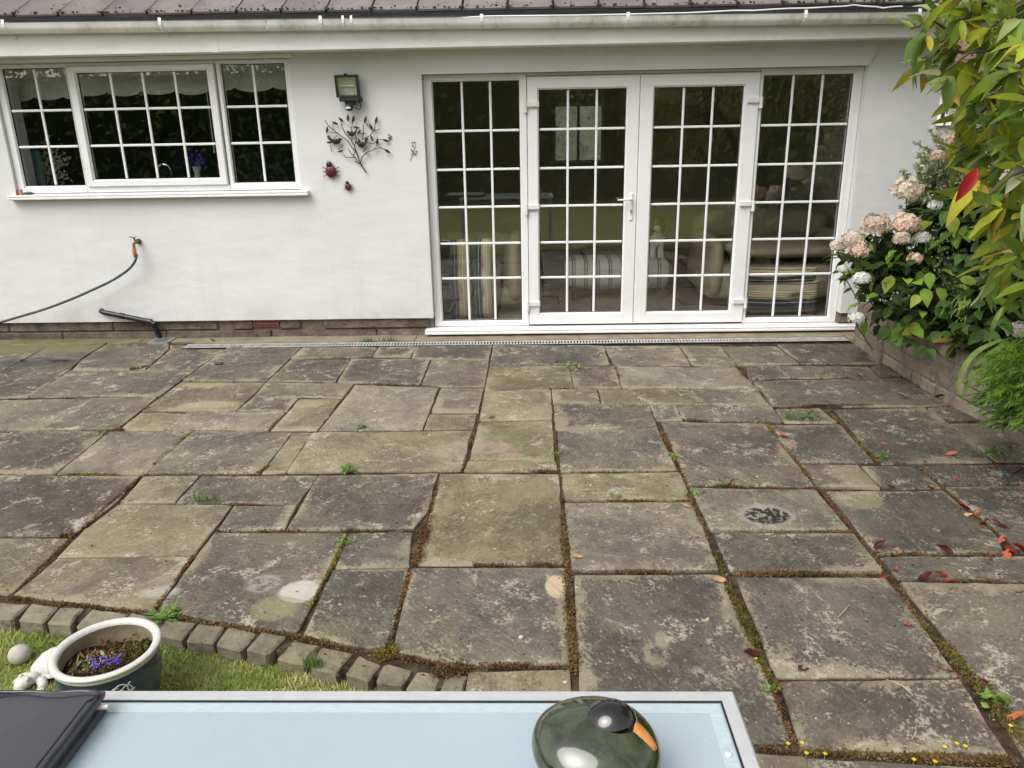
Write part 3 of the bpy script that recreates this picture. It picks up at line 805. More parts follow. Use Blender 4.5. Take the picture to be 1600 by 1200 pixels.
def surround(b, X0, X1, Z0, Z1, x0, x1, z0, z1, y0, y1, bead=.014, by=None):
    """rectangular frame with a sloping inner bead; mitred corners"""
    O = [(X0, Z0), (X1, Z0), (X1, Z1), (X0, Z1)]; I = [(x0-bead, z0-bead), (x1+bead, z0-bead), (x1+bead, z1+bead), (x0-bead, z1+bead)]; J = [(x0-.004, z0-.004), (x1+.004, z0-.004), (x1+.004, z1+.004), (x0-.004, z1+.004)]
    c_ = .005; Oc = [(X0+c_, Z0+c_), (X1-c_, Z0+c_), (X1-c_, Z1-c_), (X0+c_, Z1-c_)]
    rings = [(O, y1), (O, y0+c_), (Oc, y0), (I, y0), (I, y0+.004), (J, y0+.02), (J, y1)]
    vs_ = [(x, y, z) for r_, y in rings for (x, z) in r_]; fs = []
    for r_ in range(len(rings)-1):
        for k in range(4): k2 = (k+1) % 4; fs.append((r_*4+k, r_*4+k2, (r_+1)*4+k2, (r_+1)*4+k))
    b.add(vs_, fs); return b
# kitchen window
kw = thing('x', '', '', (0, 0, 0)); kw.name = 'kitchen_window'; [kw.pop(k_, None) for k_ in ('label', 'category')]
under(kw, house); tag(kw, 'wide white three-light window with glazing bars')
fy = WY+.03; gy = WY+.05
ZK = [1.629, 1.909]
f = MB()
surround(f, KX0+.002, -3.682, KZ0+.002, KZ1-.004, -4.198, -3.704, 1.324, 2.221, fy, fy+.06)
surround(f, -2.481, KX1-.002, KZ0+.002, KZ1-.004, -2.438, -1.945, 1.324, 2.221, fy, fy+.06)
f.bbox((-3.680, fy, KZ0+.002), (-2.483, fy+.06, KZ0+.05), .004); f.bbox((-3.680, fy, KZ1-.03), (-2.483, fy+.06, KZ1-.004), .004)
f.build('frame', M['upvc'], kw)
s = MB(); surround(s, -3.668, -2.493, KZ0+.052, KZ1-.032, -3.597, -2.561, 1.367, 2.180, fy-.022, fy+.04, .016); s.build('sash', M['upvc'], kw)
light(kw, -4.198, -3.704, 1.324, 2.221, gy, [-3.951], ZK)
light(kw, -2.438, -1.945, 1.324, 2.221, gy, [-2.1915], ZK)
light(kw, -3.597, -2.561, 1.367, 2.180, gy-.012, [-3.338, -3.079, -2.820], ZK)
b = MB(); b.bbox((-4.315, WY-.065, 1.214), (-1.818, WY+.028, 1.234), .004); b.bbox((-4.315, WY-.065, 1.2345), (-1.818, WY+.028, 1.252), .006); b.build('sill', M['sill'], kw)
MB().box((KX0, WY+.029, 1.2525), (KX1, WY+.032, 1.2565)).build('seal', M['seal'], kw)
# garden doors with side lights
dw = thing('x', '', '', (0, 0, 0)); dw.name = 'side_light_frame'; [dw.pop(k_, None) for k_ in ('label', 'category')]
under(dw, house); tag(dw, 'white frame with tall glazed side lights either side of the doors')
fy = WY+.075; gy = WY+.10; ZD = [.488, .785, 1.087, 1.39, 1.693]
f = MB()
surround(f, DX0+.002, -.026, .070, DZ1-.004, -.772, -.089, .120, 2.064, fy, fy+.07)
surround(f, 1.818, DX1-.002, .070, DZ1-.004, 1.854, 2.544, .120, 2.064, fy, fy+.07)
f.bbox((-.024, fy, 2.098), (1.816, fy+.07, DZ1-.004), .004)
f.build('frame', M['upvc'], dw)
light(dw, -.772, -.089, .120, 2.064, gy, [-.772+.2277, -.772+.4553], ZD)
light(dw, 1.854, 2.544, .120, 2.064, gy, [1.854+.23, 1.854+.46], ZD)
b = MB(); b.bbox((-.925, WY-.035, .022), (2.80, WY+.072, .045), .005); b.bbox((-.925, WY-.032, .0455), (2.80, WY+.10, .066), .008)
b.build('threshold', M['sill'], dw)
def door(x0, x1, gx0, gx1, hx, handle):
    d = thing('x', '', '', (0, 0, 0)); d.name = 'garden_door'; [d.pop(k_, None) for k_ in ('label', 'category')]; under(d, house)
    s = MB(); surround(s, x0, x1, .084, 2.092, gx0, gx1, .185, 1.990, fy-.02, fy+.05, .016); s.build('door_frame', M['upvc'], d)
    light(d, gx0, gx1, .185, 1.990, gy-.008, [gx0+(gx1-gx0)/3, gx0+2*(gx1-gx0)/3], ZD)
    sg = 1 if hx < (x0+x1)/2 else -1
    for z in (1.885, 1.085, .27):
        h = MB(); y0 = fy-.045
        h.bbox((min(hx-.004*sg, hx+.095*sg), y0, z-.022), (max(hx-.004*sg, hx+.095*sg), fy-.0205, z+.022), .006)
        h.tube([(hx-.014*sg, y0+.006, z-.062), (hx-.014*sg, y0+.006, z+.024)], .0125, 10); h.bbox((hx-.028*sg if sg > 0 else hx+.0, y0+.004, z-.062), (hx if sg > 0 else hx+.028, fy-.001, z-.03), .003)
        h.build('hinge', M['hinge'], d)
    if handle:
        h = MB(); xh = x1-.046
        h.bbox((xh-.013, fy-.032, .965), (xh+.013, fy-.0205, 1.185), .004); hd = h.build('handle_plate', M['sill'], d)
        h = MB(); h.tube([(xh, fy-.03, 1.135), (xh, fy-.062, 1.135), (xh-.02, fy-.068, 1.135), (xh-.115, fy-.066, 1.132)], [.009, .009, .0085, .0075], 10); h.build('handle', M['hinge'], d)
        h = MB(); h.tube([(xh, fy-.038, 1.045), (xh, fy-.0325, 1.045)], .010, 12); h.build('keyhole', M['galv'], d)
        h = MB(); h.box((xh-.003, fy-.0395, 1.022), (xh+.003, fy-.0325, 1.04)); h.build('keyhole', M['seal'], d)
    return d
d1 = door(-.021, .873, .075, .765, -.021, True); tag(d1, 'glazed door leaf with white lever handle')
d2 = door(.877, 1.813, .994, 1.690, 1.813, False)

# ================================================================== ROOMS BEHIND THE GLASS
M['carpet'] = simple('brown_carpet', (.20,.155,.115), .95, .2, 30, .002, 200)
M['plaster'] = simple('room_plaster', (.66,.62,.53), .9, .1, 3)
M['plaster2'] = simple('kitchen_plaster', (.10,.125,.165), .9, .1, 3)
def room(x0, x1, y0, y1, z0, z1, mat, floor, holes=()):
    b = MB()
    b.add([(x0, y0, z0), (x0, y1, z0), (x0, y1, z1), (x0, y0, z1)], [(0, 3, 2, 1)]); b.add([(x1, y0, z0), (x1, y1, z0), (x1, y1, z1), (x1, y0, z1)], [(0, 1, 2, 3)])
    b.add([(x0, y0, z1), (x1, y0, z1), (x1, y1, z1), (x0, y1, z1)], [(0, 1, 2, 3)])
    if holes:
        h = holes; xs = [x0, h[0], h[1], x1]; zs = [z0, h[2], h[3], z1]; w = wallface(xs, zs, [h], y1, z0); b.add(w.v, w.f)
    else: b.add([(x0, y1, z0), (x1, y1, z0), (x1, y1, z1), (x0, y1, z1)], [(0, 1, 2, 3)])
    tag(b.build('room_wall', mat), kind='structure')
    tag(MB().box((x0, y0-.12, z0-.06), (x1, y1, z0)).build('room_floor', floor), kind='structure')
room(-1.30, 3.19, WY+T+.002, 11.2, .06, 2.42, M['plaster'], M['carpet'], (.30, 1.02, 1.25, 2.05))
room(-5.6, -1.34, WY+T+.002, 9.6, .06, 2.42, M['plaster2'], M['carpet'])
rw = thing('rear_window', 'far window across the lounge with green garden beyond', 'window', (.8, 11.2, .95))
b = MB()
for (a, c_) in (((.30, 1.25), (1.02, 1.30)), ((.30, 2.0), (1.02, 2.05)), ((.30, 1.30), (.35, 2.0)), ((.97, 1.30), (1.02, 2.0)), ((.64, 1.30), (.68, 2.0))): b.box((a[0], 11.17, a[1]), (c_[0], 11.23, c_[1]))
under(b.build('frame', M['upvc']), rw)
# striped cushion fabric
def stripes(name, axis, period=.32):
    m = NT(name, .9, .2); o = m.objc(); s_ = m.new('ShaderNodeSeparateXYZ'); m.L(o, s_.inputs[0])
    t = m.math('FRACT', m.math('MULTIPLY', m.math('ADD', s_.outputs[axis], m.math('MULTIPLY_ADD', m.noise(5, 2, .5, o), .02, 5.0)), 1/period))
    n = m.new('ShaderNodeValToRGB'); n.color_ramp.interpolation = 'CONSTANT'; e = n.color_ramp.elements
    st = [(0, (.018,.034,.05)), (.14, (.42,.42,.38)), (.16, (.018,.034,.05)), (.27, (.30,.25,.16)), (.36, (.55,.48,.30)), (.40, (.25,.20,.12)), (.43, (.55,.48,.30)), (.47, (.20,.16,.10)), (.50, (.55,.50,.36)), (.54, (.32,.28,.19)), (.74, (.05,.05,.05)), (.77, (.32,.28,.19)), (.88, (.06,.10,.11))]
    st = [(p_, tuple(min(.8, x*1.35) for x in c_)) for p_, c_ in st]
    while len(e) < len(st): e.new(.5)
    for i, (p_, c_) in enumerate(st): e[i].position = p_; e[i].color = (*c_, 1)
    m.L(t, n.inputs[0]); m.col(n.outputs[0]); m.nor(m.bump(m.noise(200, 2, .5, o), .001)); return m.m
M['stripe_x'] = stripes('striped_fabric_upright', 0, .19); M['stripe_z'] = stripes('striped_fabric_flat', 2, .26)
M['cream'] = simple('cream_leather', (.40,.35,.235), .5, .12, 8, .003, 12)
m = NT('woven_check_fabric', .9, .2); o = m.objc(); s_ = m.new('ShaderNodeSeparateXYZ'); m.L(o, s_.inputs[0])
t = m.math('FRACT', m.math('MULTIPLY', m.math('ADD', s_.outputs[0], 5), 1/.12)); m.col(m.mix(m.ramp(t, [(.08, 1), (.12, .2), (.2, .2), (.22, .9), (.28, .9), (.32, 0)]), (.60,.58,.53), (.16,.16,.17))); M['tartan'] = m.m
def pillow(name, c_, r_, mat, label, cat, tuft=None, parent=None, rot=0, group=None):
    b = MB(); nx, nz = 26, 26
    def surf(sg):
        o0 = []
        for j in range(nz+1):
            for i in range(nx+1):
                u, v = 2*i/nx-1, 2*j/nz-1
                e = max(0, (1-abs(u)**3.2))**.5*max(0, (1-abs(v)**3.2))**.5
                d = 0
                for (tu, tv) in (tuft or []): d += math.exp(-((u-tu)**2+(v-tv)**2)/.03)
                o0.append((r_[0]*u, sg*r_[1]*(e*(1-.55*d) + .03), r_[2]*v))
        return o0
    A = surf(-1); B = surf(1); n = (nx+1)*(nz+1); fs = []
    for j in range(nz):
        for i in range(nx):
            a = j*(nx+1)+i; fs.append((a, a+1, a+nx+2, a+nx+1)); fs.append((n+a, n+a+nx+1, n+a+nx+2, n+a+1))
    b.add(A+B, fs); o = b.build(name, mat, parent, True); o.location = c_; o.rotation_euler = (0, 0, rot)
    if label: tag(o, label, cat, group)
    return o
TF = [(0, -.35), (0, .35)]
p0 = W(722, 440, 6.86)
pillow('cushion', (-.645, 6.92, .42), (.105, .09, .36), M['stripe_x'], 'upright striped seat cushion pressed against the leftmost side light', 'cushion', TF, rot=.05)
pillow('cushion', (-.425, 6.95, .42), (.100, .09, .36), M['stripe_x'], 'second striped seat cushion standing beside the cream armchair arm', 'cushion', TF, rot=-.1)
c3 = pillow('cushion', (2.22, 6.96, .22), (.37, .12, .15), M['stripe_z'], 'striped cushion lying flat at the foot of the right side light', 'cushion', [(.4, .1)])
c4 = pillow('cushion', (2.20, 6.98, .415), (.36, .11, .065), M['stripe_z'], 'striped cushion stacked on top of another in the right side light', 'cushion', [(.45, -.2)])
def chair(name, label, x0, x1, y0, y1, seat=.44, back=.9, arm=.66, face=-1):
    t = thing(name, label, 'armchair', ((x0+x1)/2, (y0+y1)/2, .06))
    aw = .22
    def rb(n, a, c_, ch=.06):
        o = MB().bbox(a, c_, ch).build(n, M['cream'], None, 50); mod = o.modifiers.new('s', 'SUBSURF'); mod.levels = 1; mod.render_levels = 2; o.data.polygons.foreach_set('use_smooth', [True]*len(o.data.polygons)); under(o, t)
    rb('base', (x0, y0+.04, .10), (x1, y1, seat-.12)); rb('seat', (x0+aw+.005, y0, seat-.11), (x1-aw-.005, y1-.2, seat+.06), .07)
    rb('arm', (x0, y0, .12), (x0+aw, y1, arm), .09); rb('arm', (x1-aw, y0, .12), (x1, y1, arm), .09); rb('backrest', (x0+.04, y1-.26, seat-.05), (x1-.04, y1, back), .1)
    return t
chair('armchair', 'cream leather armchair seen behind the left side light', -1.22, -.05, 7.06, 8.0, .44, .74, .77)
chair('armchair', 'cream leather armchair behind the stacked striped cushions', 1.62, 3.10, 7.18, 8.3, .60, .90, .72)
fs_ = thing('footstool', 'low striped footstool in the middle of the lounge', 'footstool', (.86, 7.85, .06))
o = MB().bbox((.34, 7.6, .17), (1.39, 8.1, .46), .07).build('cushion_top', M['tartan'], None, 50); under(o, fs_)
for sx in (.42, 1.31):
    for sy in (7.67, 8.03): under(MB().tube([(sx, sy, .06), (sx, sy, .19)], [.02, .03], 8).build('leg', M['bark']), fs_)
M['dog_b'] = simple('brown_glaze', (.20,.065,.03), .4); M['dog_w'] = simple('white_glaze', (.55,.53,.48), .4)
dq = Vector((W(1026, 400, 7.85).x, 7.80, .455))
dg = thing('dog_ornament', 'brown and white sitting dog ornament on the striped footstool', 'ornament', dq)
b = MB(); D = lambda x, y, z: dq+Vector((x, y, z))
b.ell(D(0, .05, .14), (.085, .10, .16), 14, 10, 0); b.ell(D(-.02, -.02, .33), (.07, .075, .08), 14, 10, 0); b.ell(D(-.03, -.09, .30), (.035, .06, .035), 10, 8, 1)
for sx in (-.04, .04): b.tube([D(-.01+sx, -.02, .22), D(-.02+sx, -.06, .06), D(-.02+sx, -.08, .005)], [.035, .03, .034], 8, 1)
b.ell(D(-.01, -.035, .20), (.05, .05, .10), 10, 8, 1)
for sx in (-1, 1): b.ell(D(-.02+sx*.068, 0, .31), (.018, .035, .065), 8, 6, 0)
under(b.build('body', [M['dog_b'], M['dog_w']], None, True), dg)
# kitchen: scalloped roller blinds, flowers in a vase, tap arc, blind cord
m = NT('blind_fabric', .9, .2); m.col((.66,.66,.60)); M['blind'] = m.m
def blind(x0, x1, z0, waves, label, ph=0):
    b = MB(); n = 60; vs_ = []
    for i in range(n+1):
        x = x0 + (x1-x0)*i/n; t = waves*i/n + ph; sc = abs(sin(pi*t)); z = z0 - .035*sc**.6*(1 if int(t) % 2 else .8)
        for y in (6.845, 6.848): vs_ += [(x, y, z), (x, y, 2.30)]
    fs = []
    for i in range(n):
        a = i*4; fs += [(a, a+4, a+5, a+1), (a+2, a+3, a+7, a+6), (a, a+2, a+6, a+4)]
    tag(b.add(vs_, fs).build('roller_blind', M['blind']), label, 'blind')
blind(-4.55, -3.80, 2.03, 3, 'pale scalloped roller blind in the leftmost kitchen light', .5)
blind(-3.78, -2.62, 2.055, 4, 'pale scalloped roller blind in the wide middle kitchen light', .2)
blind(-2.59, -1.95, 2.07, 2, 'pale scalloped roller blind in the right kitchen light', .6)
M['clearglass'] = simple('vase_glass', (.4,.42,.42), .15)
v = thing('flower_vase', 'purple flowers in a clear vase behind the kitchen window', 'vase', (-3.0, 6.98, 1.24))
under(MB().lathe([(.03, 1.22), (.035, 1.30), (.025, 1.38), (.04, 1.44)], (-2.93, 6.98, 0), 14).build('vase', M['clearglass'], None, True), v)
b = MB()
for i in range(26):
    q = Vector((-2.93+R.gauss(0, .045), 6.98+R.gauss(0, .03), 1.50+R.gauss(0, .04))); b.ell(q, (.014, .014, .014), 6, 4)
under(b.build('flower', M['fl_violet']), v)
b = MB()
for i in range(9): b.tube([(-2.93, 6.98, 1.38), (-2.93+R.gauss(0, .035), 6.98+R.gauss(0, .02), 1.48)], .003, 4)
under(b.build('stem', M['weed']), v)
M['chrome'] = simple('chrome', (.5,.5,.5), .15, metal=1)
b = MB(); pts = [(-3.30, 7.02, 1.0), (-3.30, 7.02, 1.40)] + [(-3.24+.06*cos(pi-pi*k/8), 7.02, 1.40+.06*sin(pi-pi*k/8)) for k in range(9)] + [(-3.18, 7.02, 1.36)]
tag(b.tube(pts, .010, 8).build('kitchen_tap', M['chrome']), 'arched chrome kitchen tap behind the middle light', 'tap')
b = MB(); tag(b.tube([(-2.70, 6.84, 2.05), (-2.70, 6.84, 1.55)], .0035, 5).build('blind_cord', M['upvc']), 'thin white blind cord hanging in the kitchen window', 'cord')
tag(MB().bbox((-5.5, 6.82, .9), (-1.36, 7.5, .94), .004).build('worktop', simple('grey_worktop', (.14,.14,.14), .4)), 'kitchen worktop under the window inside', 'worktop')
v = thing('flower_vase', 'pale dried flowers behind the lower left kitchen pane', 'vase', (-4.22, 6.93, 1.24))
under(MB().bbox((-4.42, 6.90, 1.2), (-4.27, 6.96, 1.60), .02).build('vase', simple('teal_glaze', (.16,.27,.28), .4)), v)
b = MB()
for i in range(160):
    q = Vector((-4.17+R.gauss(0, .06), 6.96+R.gauss(0, .03), 1.45+R.gauss(0, .10))); a = R.uniform(0, 6.28); d = Vector((cos(a), R.gauss(0, .4), sin(a)))*R.uniform(.012, .03); e = Vector((-d.z, 0, d.x))*.4
    b.add([q-d, q+e, q+d, q-e], [(0, 1, 2, 3)])
under(b.build('flower', simple('dried_flower', (.45,.42,.33), .9)), v)['kind'] = 'stuff'

# ================================================================== THINGS ON THE WALL
YW = WY
# floodlight
fl = thing('floodlight', 'black halogen floodlight with motion sensor on the wall between window and doors', 'floodlight', W(542, 135, WY))
bk = simple('black_cast_metal', (.018,.019,.02), .4, .3, 12)
a0 = W(524, 118, 6.44); a1 = W(562, 152, 6.44)
x0, x1, z1, z0 = a0.x, a1.x, a0.z, a1.z
T_ = Matrix.Translation(((x0+x1)/2, 6.42, (z0+z1)/2)) @ Matrix.Rotation(radians(10), 4, 'X')
hw, hh = (x1-x0)/2, (z1-z0)/2
b = MB(); t = .014
b.bbox((-hw, -.02, -hh), (-hw+t, .05, hh), .003, 0, T_); b.bbox((hw-t, -.02, -hh), (hw, .05, hh), .003, 0, T_); b.bbox((-hw+t, -.02, hh-t), (hw-t, .05, hh), .003, 0, T_); b.bbox((-hw+t, -.02, -hh), (hw-t, .05, -hh+t), .003, 0, T_)
b.bbox((-hw+.012, .045, -hh+.012), (hw-.012, .07, hh-.012), .01, 0, T_); b.bbox((-.012, -.022, hh), (.012, .0, hh+.014), .003, 0, T_)
under(b.build('housing', bk), fl)
b = MB(); b.box((-hw+t, .040, -hh+t), (hw-t, .044, hh-t), 0, T_)
under(b.build('reflector', simple('foil_reflector', (.62,.63,.63), .35, .2, 30, .004, 30)), fl)
b = MB(); b.tube([T_@Vector((-hw*.62, .026, 0)), T_@Vector((hw*.62, .026, 0))], .006, 8); under(b.build('bulb', simple('bulb_glass', (.7,.7,.68), .2)), fl)
b = MB(); b.box((-hw+t, -.012, -hh+t), (hw-t, -.008, hh-t), 0, T_); under(b.build('glass', M['glass']), fl)
cx = W(546, 155, 6.44).x
b = MB(); b.bbox((cx-.075, 6.40, z0-.030), (cx+.085, 6.46, z0-.002), .006); b.bbox((cx-.035, 6.42, z0-.055), (cx+.04, 6.50, z0-.028), .006); b.bbox((cx+.075, 6.42, z0-.036), (cx+.102, 6.46, z0+.006), .004); under(b.build('bracket', bk), fl)
b = MB(); b.ell((cx-.004, 6.43, z0-.072), (.034, .034, .03), 14, 8); sn = under(b.build('motion_sensor', bk, None, True), fl)
b = MB(); b.bbox((cx-.024, 6.393, z0-.085), (cx+.012, 6.40, z0-.070), .003); under(b.build('sensor_lens', simple('milky_lens', (.75,.75,.72), .3)), fl)
b = MB(); pts = [(cx+.03+.028*(1-cos(2*pi*k/14))*1.0, 6.435+.01*sin(pi*k/14), z0-.045+.034*sin(2*pi*k/14+.3)-.01) for k in range(13)]
under(b.tube(pts, .0042, 6).build('flex', bk), fl)
# metal tree with birds
bronze = simple('dark_bronzed_metal', (.045,.036,.027), .45, .4, 20, metal=.5)
ta = thing('metal_tree_wall_art', 'dark bronzed metal branch with leaves and three birds fixed to the wall', 'wall art', W(560, 225, WY))
def zt(x, y): return W(440+x/5, 80+y/5, 6.482)       # positions read off the enlarged view
BRN = [[(662, 950, 4), (618, 880, 4), (590, 800, 3.5), (570, 740, 3.2), (545, 690, 3), (500, 640, 2.6), (478, 590, 2.3), (470, 545, 2)],
 [(618, 880, 3.5), (572, 858, 3)], [(618, 870, 3.5), (628, 830, 3.2), (660, 795, 3), (720, 770, 2.6), (770, 752, 2.4), (815, 770, 2)], [(715, 772, 2), (760, 730, 2), (750, 690, 1.8)],
 [(590, 800, 3), (545, 745, 2.6), (520, 700, 2.5), (440, 640, 2.5), (400, 610, 2.4), (365, 575, 2.4), (342, 535, 2)], [(440, 638, 2), (392, 635, 2)], [(404, 612, 2), (400, 570, 1.7)],
 [(570, 740, 2.6), (585, 690, 2.4), (580, 640, 2)], [(550, 690, 2), (548, 610, 2), (556, 550, 1.7)], [(630, 760, 2.4), (628, 700, 2.4), (640, 640, 2.2), (640, 572, 2)], [(632, 690, 2.4), (690, 660, 2.3), (725, 620, 2.2), (735, 560, 2)], [(720, 625, 1.8), (770, 607, 1.7)],
 [(712, 625, 1.8), (660, 565, 1.8)], [(635, 790, 2.2), (668, 740, 2)], [(665, 715, 2), (720, 722, 2), (760, 690, 1.9), (800, 690, 1.8)], [(560, 815, 2.2), (580, 785, 2.2), (560, 760, 2)], [(485, 812, 2.2), (500, 828, 2.2), (570, 830, 3.4)], [(600, 860, 2.2), (545, 800, 2.2), (520, 760, 2)],
 [(480, 735, 2), (440, 770, 1.8)], [(520, 580, 1.6), (545, 600, 1.6)], [(380, 735, 2), (392, 785, 1.8)], [(395, 690, 1.6), (440, 655, 1.6)], [(660, 645, 2.2), (610, 640, 2)], [(690, 808, 1.6), (650, 800, 1.8)]]
b = MB()
for br_ in BRN: b.tube([zt(x, y) - Vector((0, .004*i, 0)) for i, (x, y, r_) in enumerate(br_)], [.0011*r_+.0008 for _, _, r_ in br_], 6)
under(b.build('branch', bronze), ta)
LV = [(358, 615, 78, 54), (420, 562, -22, 52), (465, 535, -40, 50), (520, 522, 88, 56), (562, 530, 76, 56), (656, 535, 70, 58), (741, 540, 76, 58), (700, 590, -65, 54), (606, 632, 50, 48), (372, 680, -60, 48), (375, 712, 0, 46), (462, 780, 15, 46), (706, 680, -75, 48), (748, 705, 80, 56), (816, 698, -15, 54), (828, 780, -35, 56), (585, 596, -10, 52), (660, 690, 55, 44), (610, 700, -62, 42)]
for (x, y, a, L) in LV:
    c0 = zt(x, y); s_ = L*.5/5/FPX*6.7; bb = MB(); n = 6; up = []; dn = []
    ca, sa = cos(radians(a)), sin(radians(a))
    vs_ = []
    for k in range(n+1):
        u = -1 + 2*k/n; w = .34*(1-u*u)
        for v_ in (-w, 0, w): vs_.append(c0 + Vector(((u*ca - v_*sa)*s_, -.006 - (.004 if v_ == 0 else 0) - .003*(1-u*u), (u*sa + v_*ca)*s_)))
    fs = []
    for k in range(n): a_ = k*3; fs += [(a_, a_+3, a_+4, a_+1), (a_+1, a_+4, a_+5, a_+2)]
    under(bb.add(vs_, fs).build('leaf', bronze, None, True), ta)
for (x, y, sc, fl_) in ((430, 705, 1.05, -1), (548, 645, .9, 1), (625, 728, 1.0, 1)):
    c0 = zt(x, y) - Vector((0, .012, 0)); k = sc/5/FPX*6.7; bb = MB()
    bb.ell(c0, (30*k, 10*k, 19*k), 12, 8); bb.ell(c0 + Vector((-fl_*26*k, 0, 13*k)), (12*k, 9*k, 11*k), 10, 6)
    bb.tube([c0+Vector((-fl_*36*k, 0, 14*k)), c0+Vector((-fl_*50*k, 0, 13*k))], [3.5*k, .5*k], 5)
    bb.add([c0+Vector((fl_*18*k, -2*k, 6*k)), c0+Vector((fl_*58*k, -2*k, 52*k)), c0+Vector((fl_*36*k, -6*k, -4*k)), c0+Vector((fl_*18*k, 3*k, 6*k)), c0+Vector((fl_*58*k, 1*k, 50*k)), c0+Vector((fl_*36*k, 3*k, -6*k))], [(0, 1, 2), (3, 5, 4), (0, 3, 4, 1), (1, 4, 5, 2)])
    bb.add([c0+Vector((-fl_*14*k, -10*k, 12*k)), c0+Vector((fl_*40*k, -12*k, -2*k)), c0+Vector((0, -9*k, -12*k))], [(0, 1, 2)])
    under(bb.build('bird', bronze, None, 50), ta)
# two ladybirds
red = simple('red_painted_metal', (.15,.016,.018), .35, .3, 15); blk = simple('black_painted_metal', (.012,.012,.013), .35)
for (px, py, sc, lab) in ((517, 268, 1.0, 'large red and black metal ladybird on the wall below the metal branch'), (544, 292, .6, 'small red and black metal ladybird, the lower one on the wall')):
    c0 = W(px, py, WY-.02); t = thing('ladybird', lab, 'wall ornament', c0, 'ladybird wall ornaments'); r_ = .046*sc
    b = MB(); b.ell(c0, (r_, r_*.55, r_*1.08), 20, 12); under(b.build('body', red, None, True), t)
    b = MB(); b.ell(c0+Vector((-.008*sc, -.004, r_*1.18)), (r_*.58, r_*.42, r_*.52), 14, 10); under(b.build('head', blk, None, True), t)
    b = MB()
    b.box((c0.x-.0016*sc, c0.y-r_*.57, c0.z-r_*.9), (c0.x+.0016*sc, c0.y-r_*.50, c0.z+r_*.8))
    for (u, w) in ((-.5, .35), (.5, .4), (-.55, -.25), (.55, -.2), (-.2, -.65), (.25, -.62), (-.22, .05), (.25, .08)):
        y = -r_*.55*sqrt(max(0, 1-u*u-w*w)); b.ell(c0+Vector((u*r_, y, w*r_)), (r_*.13, r_*.05, r_*.13), 8, 6)
    under(b.build('spot', blk), t)
    for (sx, dz) in ((-1, .55), (-1, 0), (-1, -.6), (1, .5), (1, 0), (1, -.55)):
        b = MB(); q = c0+Vector((sx*r_*.85, .004, dz*r_)); b.tube([q, q+Vector((sx*r_*.45, -.006, dz*r_*.3)), q+Vector((sx*r_*.62, .006, dz*r_*.5))], .0028*sc, 6); under(b.build('leg', blk), t)
    for sx in (-1, 1):
        b = MB(); q = c0+Vector((-.008*sc, -.004, r_*1.6)); b.tube([q, q+Vector((sx*r_*.3, -.003, r_*.35))], .0016*sc, 5); under(b.build('antenna', blk), t)
# dried climber scraps still stuck to the render
for (px, py, lab, sc) in ((646, 237, 'dried scrap of climbing plant stuck to the wall left of the doors', 1), (609, 218, 'tiny dried scrap of climber by the tip of the metal branch', .5)):
    t = MB(); q = W(px, py, WY-.004)
    t.tube([q+Vector((-.03, 0, -.07))*sc, q+Vector((-.01, -.003, -.02))*sc, q+Vector((.02, -.003, .05))*sc], .0018, 5)
    for i in range(12):
        e = q+Vector((R.uniform(-.02, .03), 0, R.uniform(-.03, .07)))*sc; d = R.uniform(.004, .010)
        t.add([e+Vector((-d, -.003, 0)), e+Vector((0, -.006, -d*.6)), e+Vector((d, -.003, .3*d)), e+Vector((0, -.002, d))], [(0, 1, 2, 3)])
    tag(t.build('dried_climber', simple('dried_stem', (.09,.07,.035), .9)), lab, 'dried plant')
# garden tap with hose
brass = simple('weathered_brass', (.19,.15,.085), .45, .4, 25, metal=.6)
tp = thing('garden_tap', 'small brass garden tap on the white wall with a hose attached', 'tap', W(214, 380, WY))
q = W(217, 377, WY)
b = MB(); b.tube([q, q+Vector((0, -.012, 0))], .024, 14); b.tube([q+Vector((0, -.01, 0)), q+Vector((0, -.06, .0)), q+Vector((-.004, -.085, -.012)), q+Vector((-.006, -.088, -.05))], [.011, .012, .012, .011], 10); b.tube([q+Vector((0, -.05, 0)), q+Vector((-.012, -.055, .035))], .008, 8)
under(b.build('tap_body', brass, None, 40), tp)
b = MB(); e = q+Vector((-.012, -.055, .038)); b.tube([e+Vector((-.035, 0, .006)), e+Vector((.02, 0, .0))], .0055, 8); under(b.build('tap_lever', brass, None, 40), tp)
hs_ = thing('garden_hose', 'dark grey hose with an orange connector curving from the wall tap to the left', 'hose', q+Vector((0, -.088, -.06)))
e = q+Vector((-.006, -.088, -.045)); org = simple('orange_plastic', (.62,.25,.045), .4)
b = MB(); b.tube([e, e+Vector((-.001, 0, -.012)), e+Vector((-.002, 0, -.05)), e+Vector((-.002, 0, -.055))], [.016, .0175, .0165, .013], 12); under(b.build('connector', org, None, 40), hs_)
b = MB(); b.tube([e+Vector((-.002, 0, -.054)), e+Vector((-.003, 0, -.075))], .0125, 10); under(b.build('collar', simple('grey_plastic', (.12,.12,.12), .5)), hs_)
hp_ = [(214, 397), (211, 408), (203, 419), (190, 429), (170, 441), (140, 455), (110, 468), (70, 483), (30, 495), (-10, 506), (-80, 520), (-170, 535)]
pts = [W(x, y, 6.41-(.0 if i < 4 else .004*(i-3))) for i, (x, y) in enumerate(hp_)]
sm = []
for i in range(len(pts)-1):
    pa, pb_, pc, pd = pts[max(i-1, 0)], pts[i], pts[i+1], pts[min(i+2, len(pts)-1)]
    for k in range(6):
        t = k/6; sm.append(.5*((2*pb_) + (pc-pa)*t + (2*pa-5*pb_+4*pc-pd)*t*t + (3*pb_-pa-3*pc+pd)*t**3))
b = MB(); b.tube(sm, .0105, 8); under(b.build('hose', simple('grey_green_hose', (.055,.062,.062), .45, .25, 8), None, True), hs_)
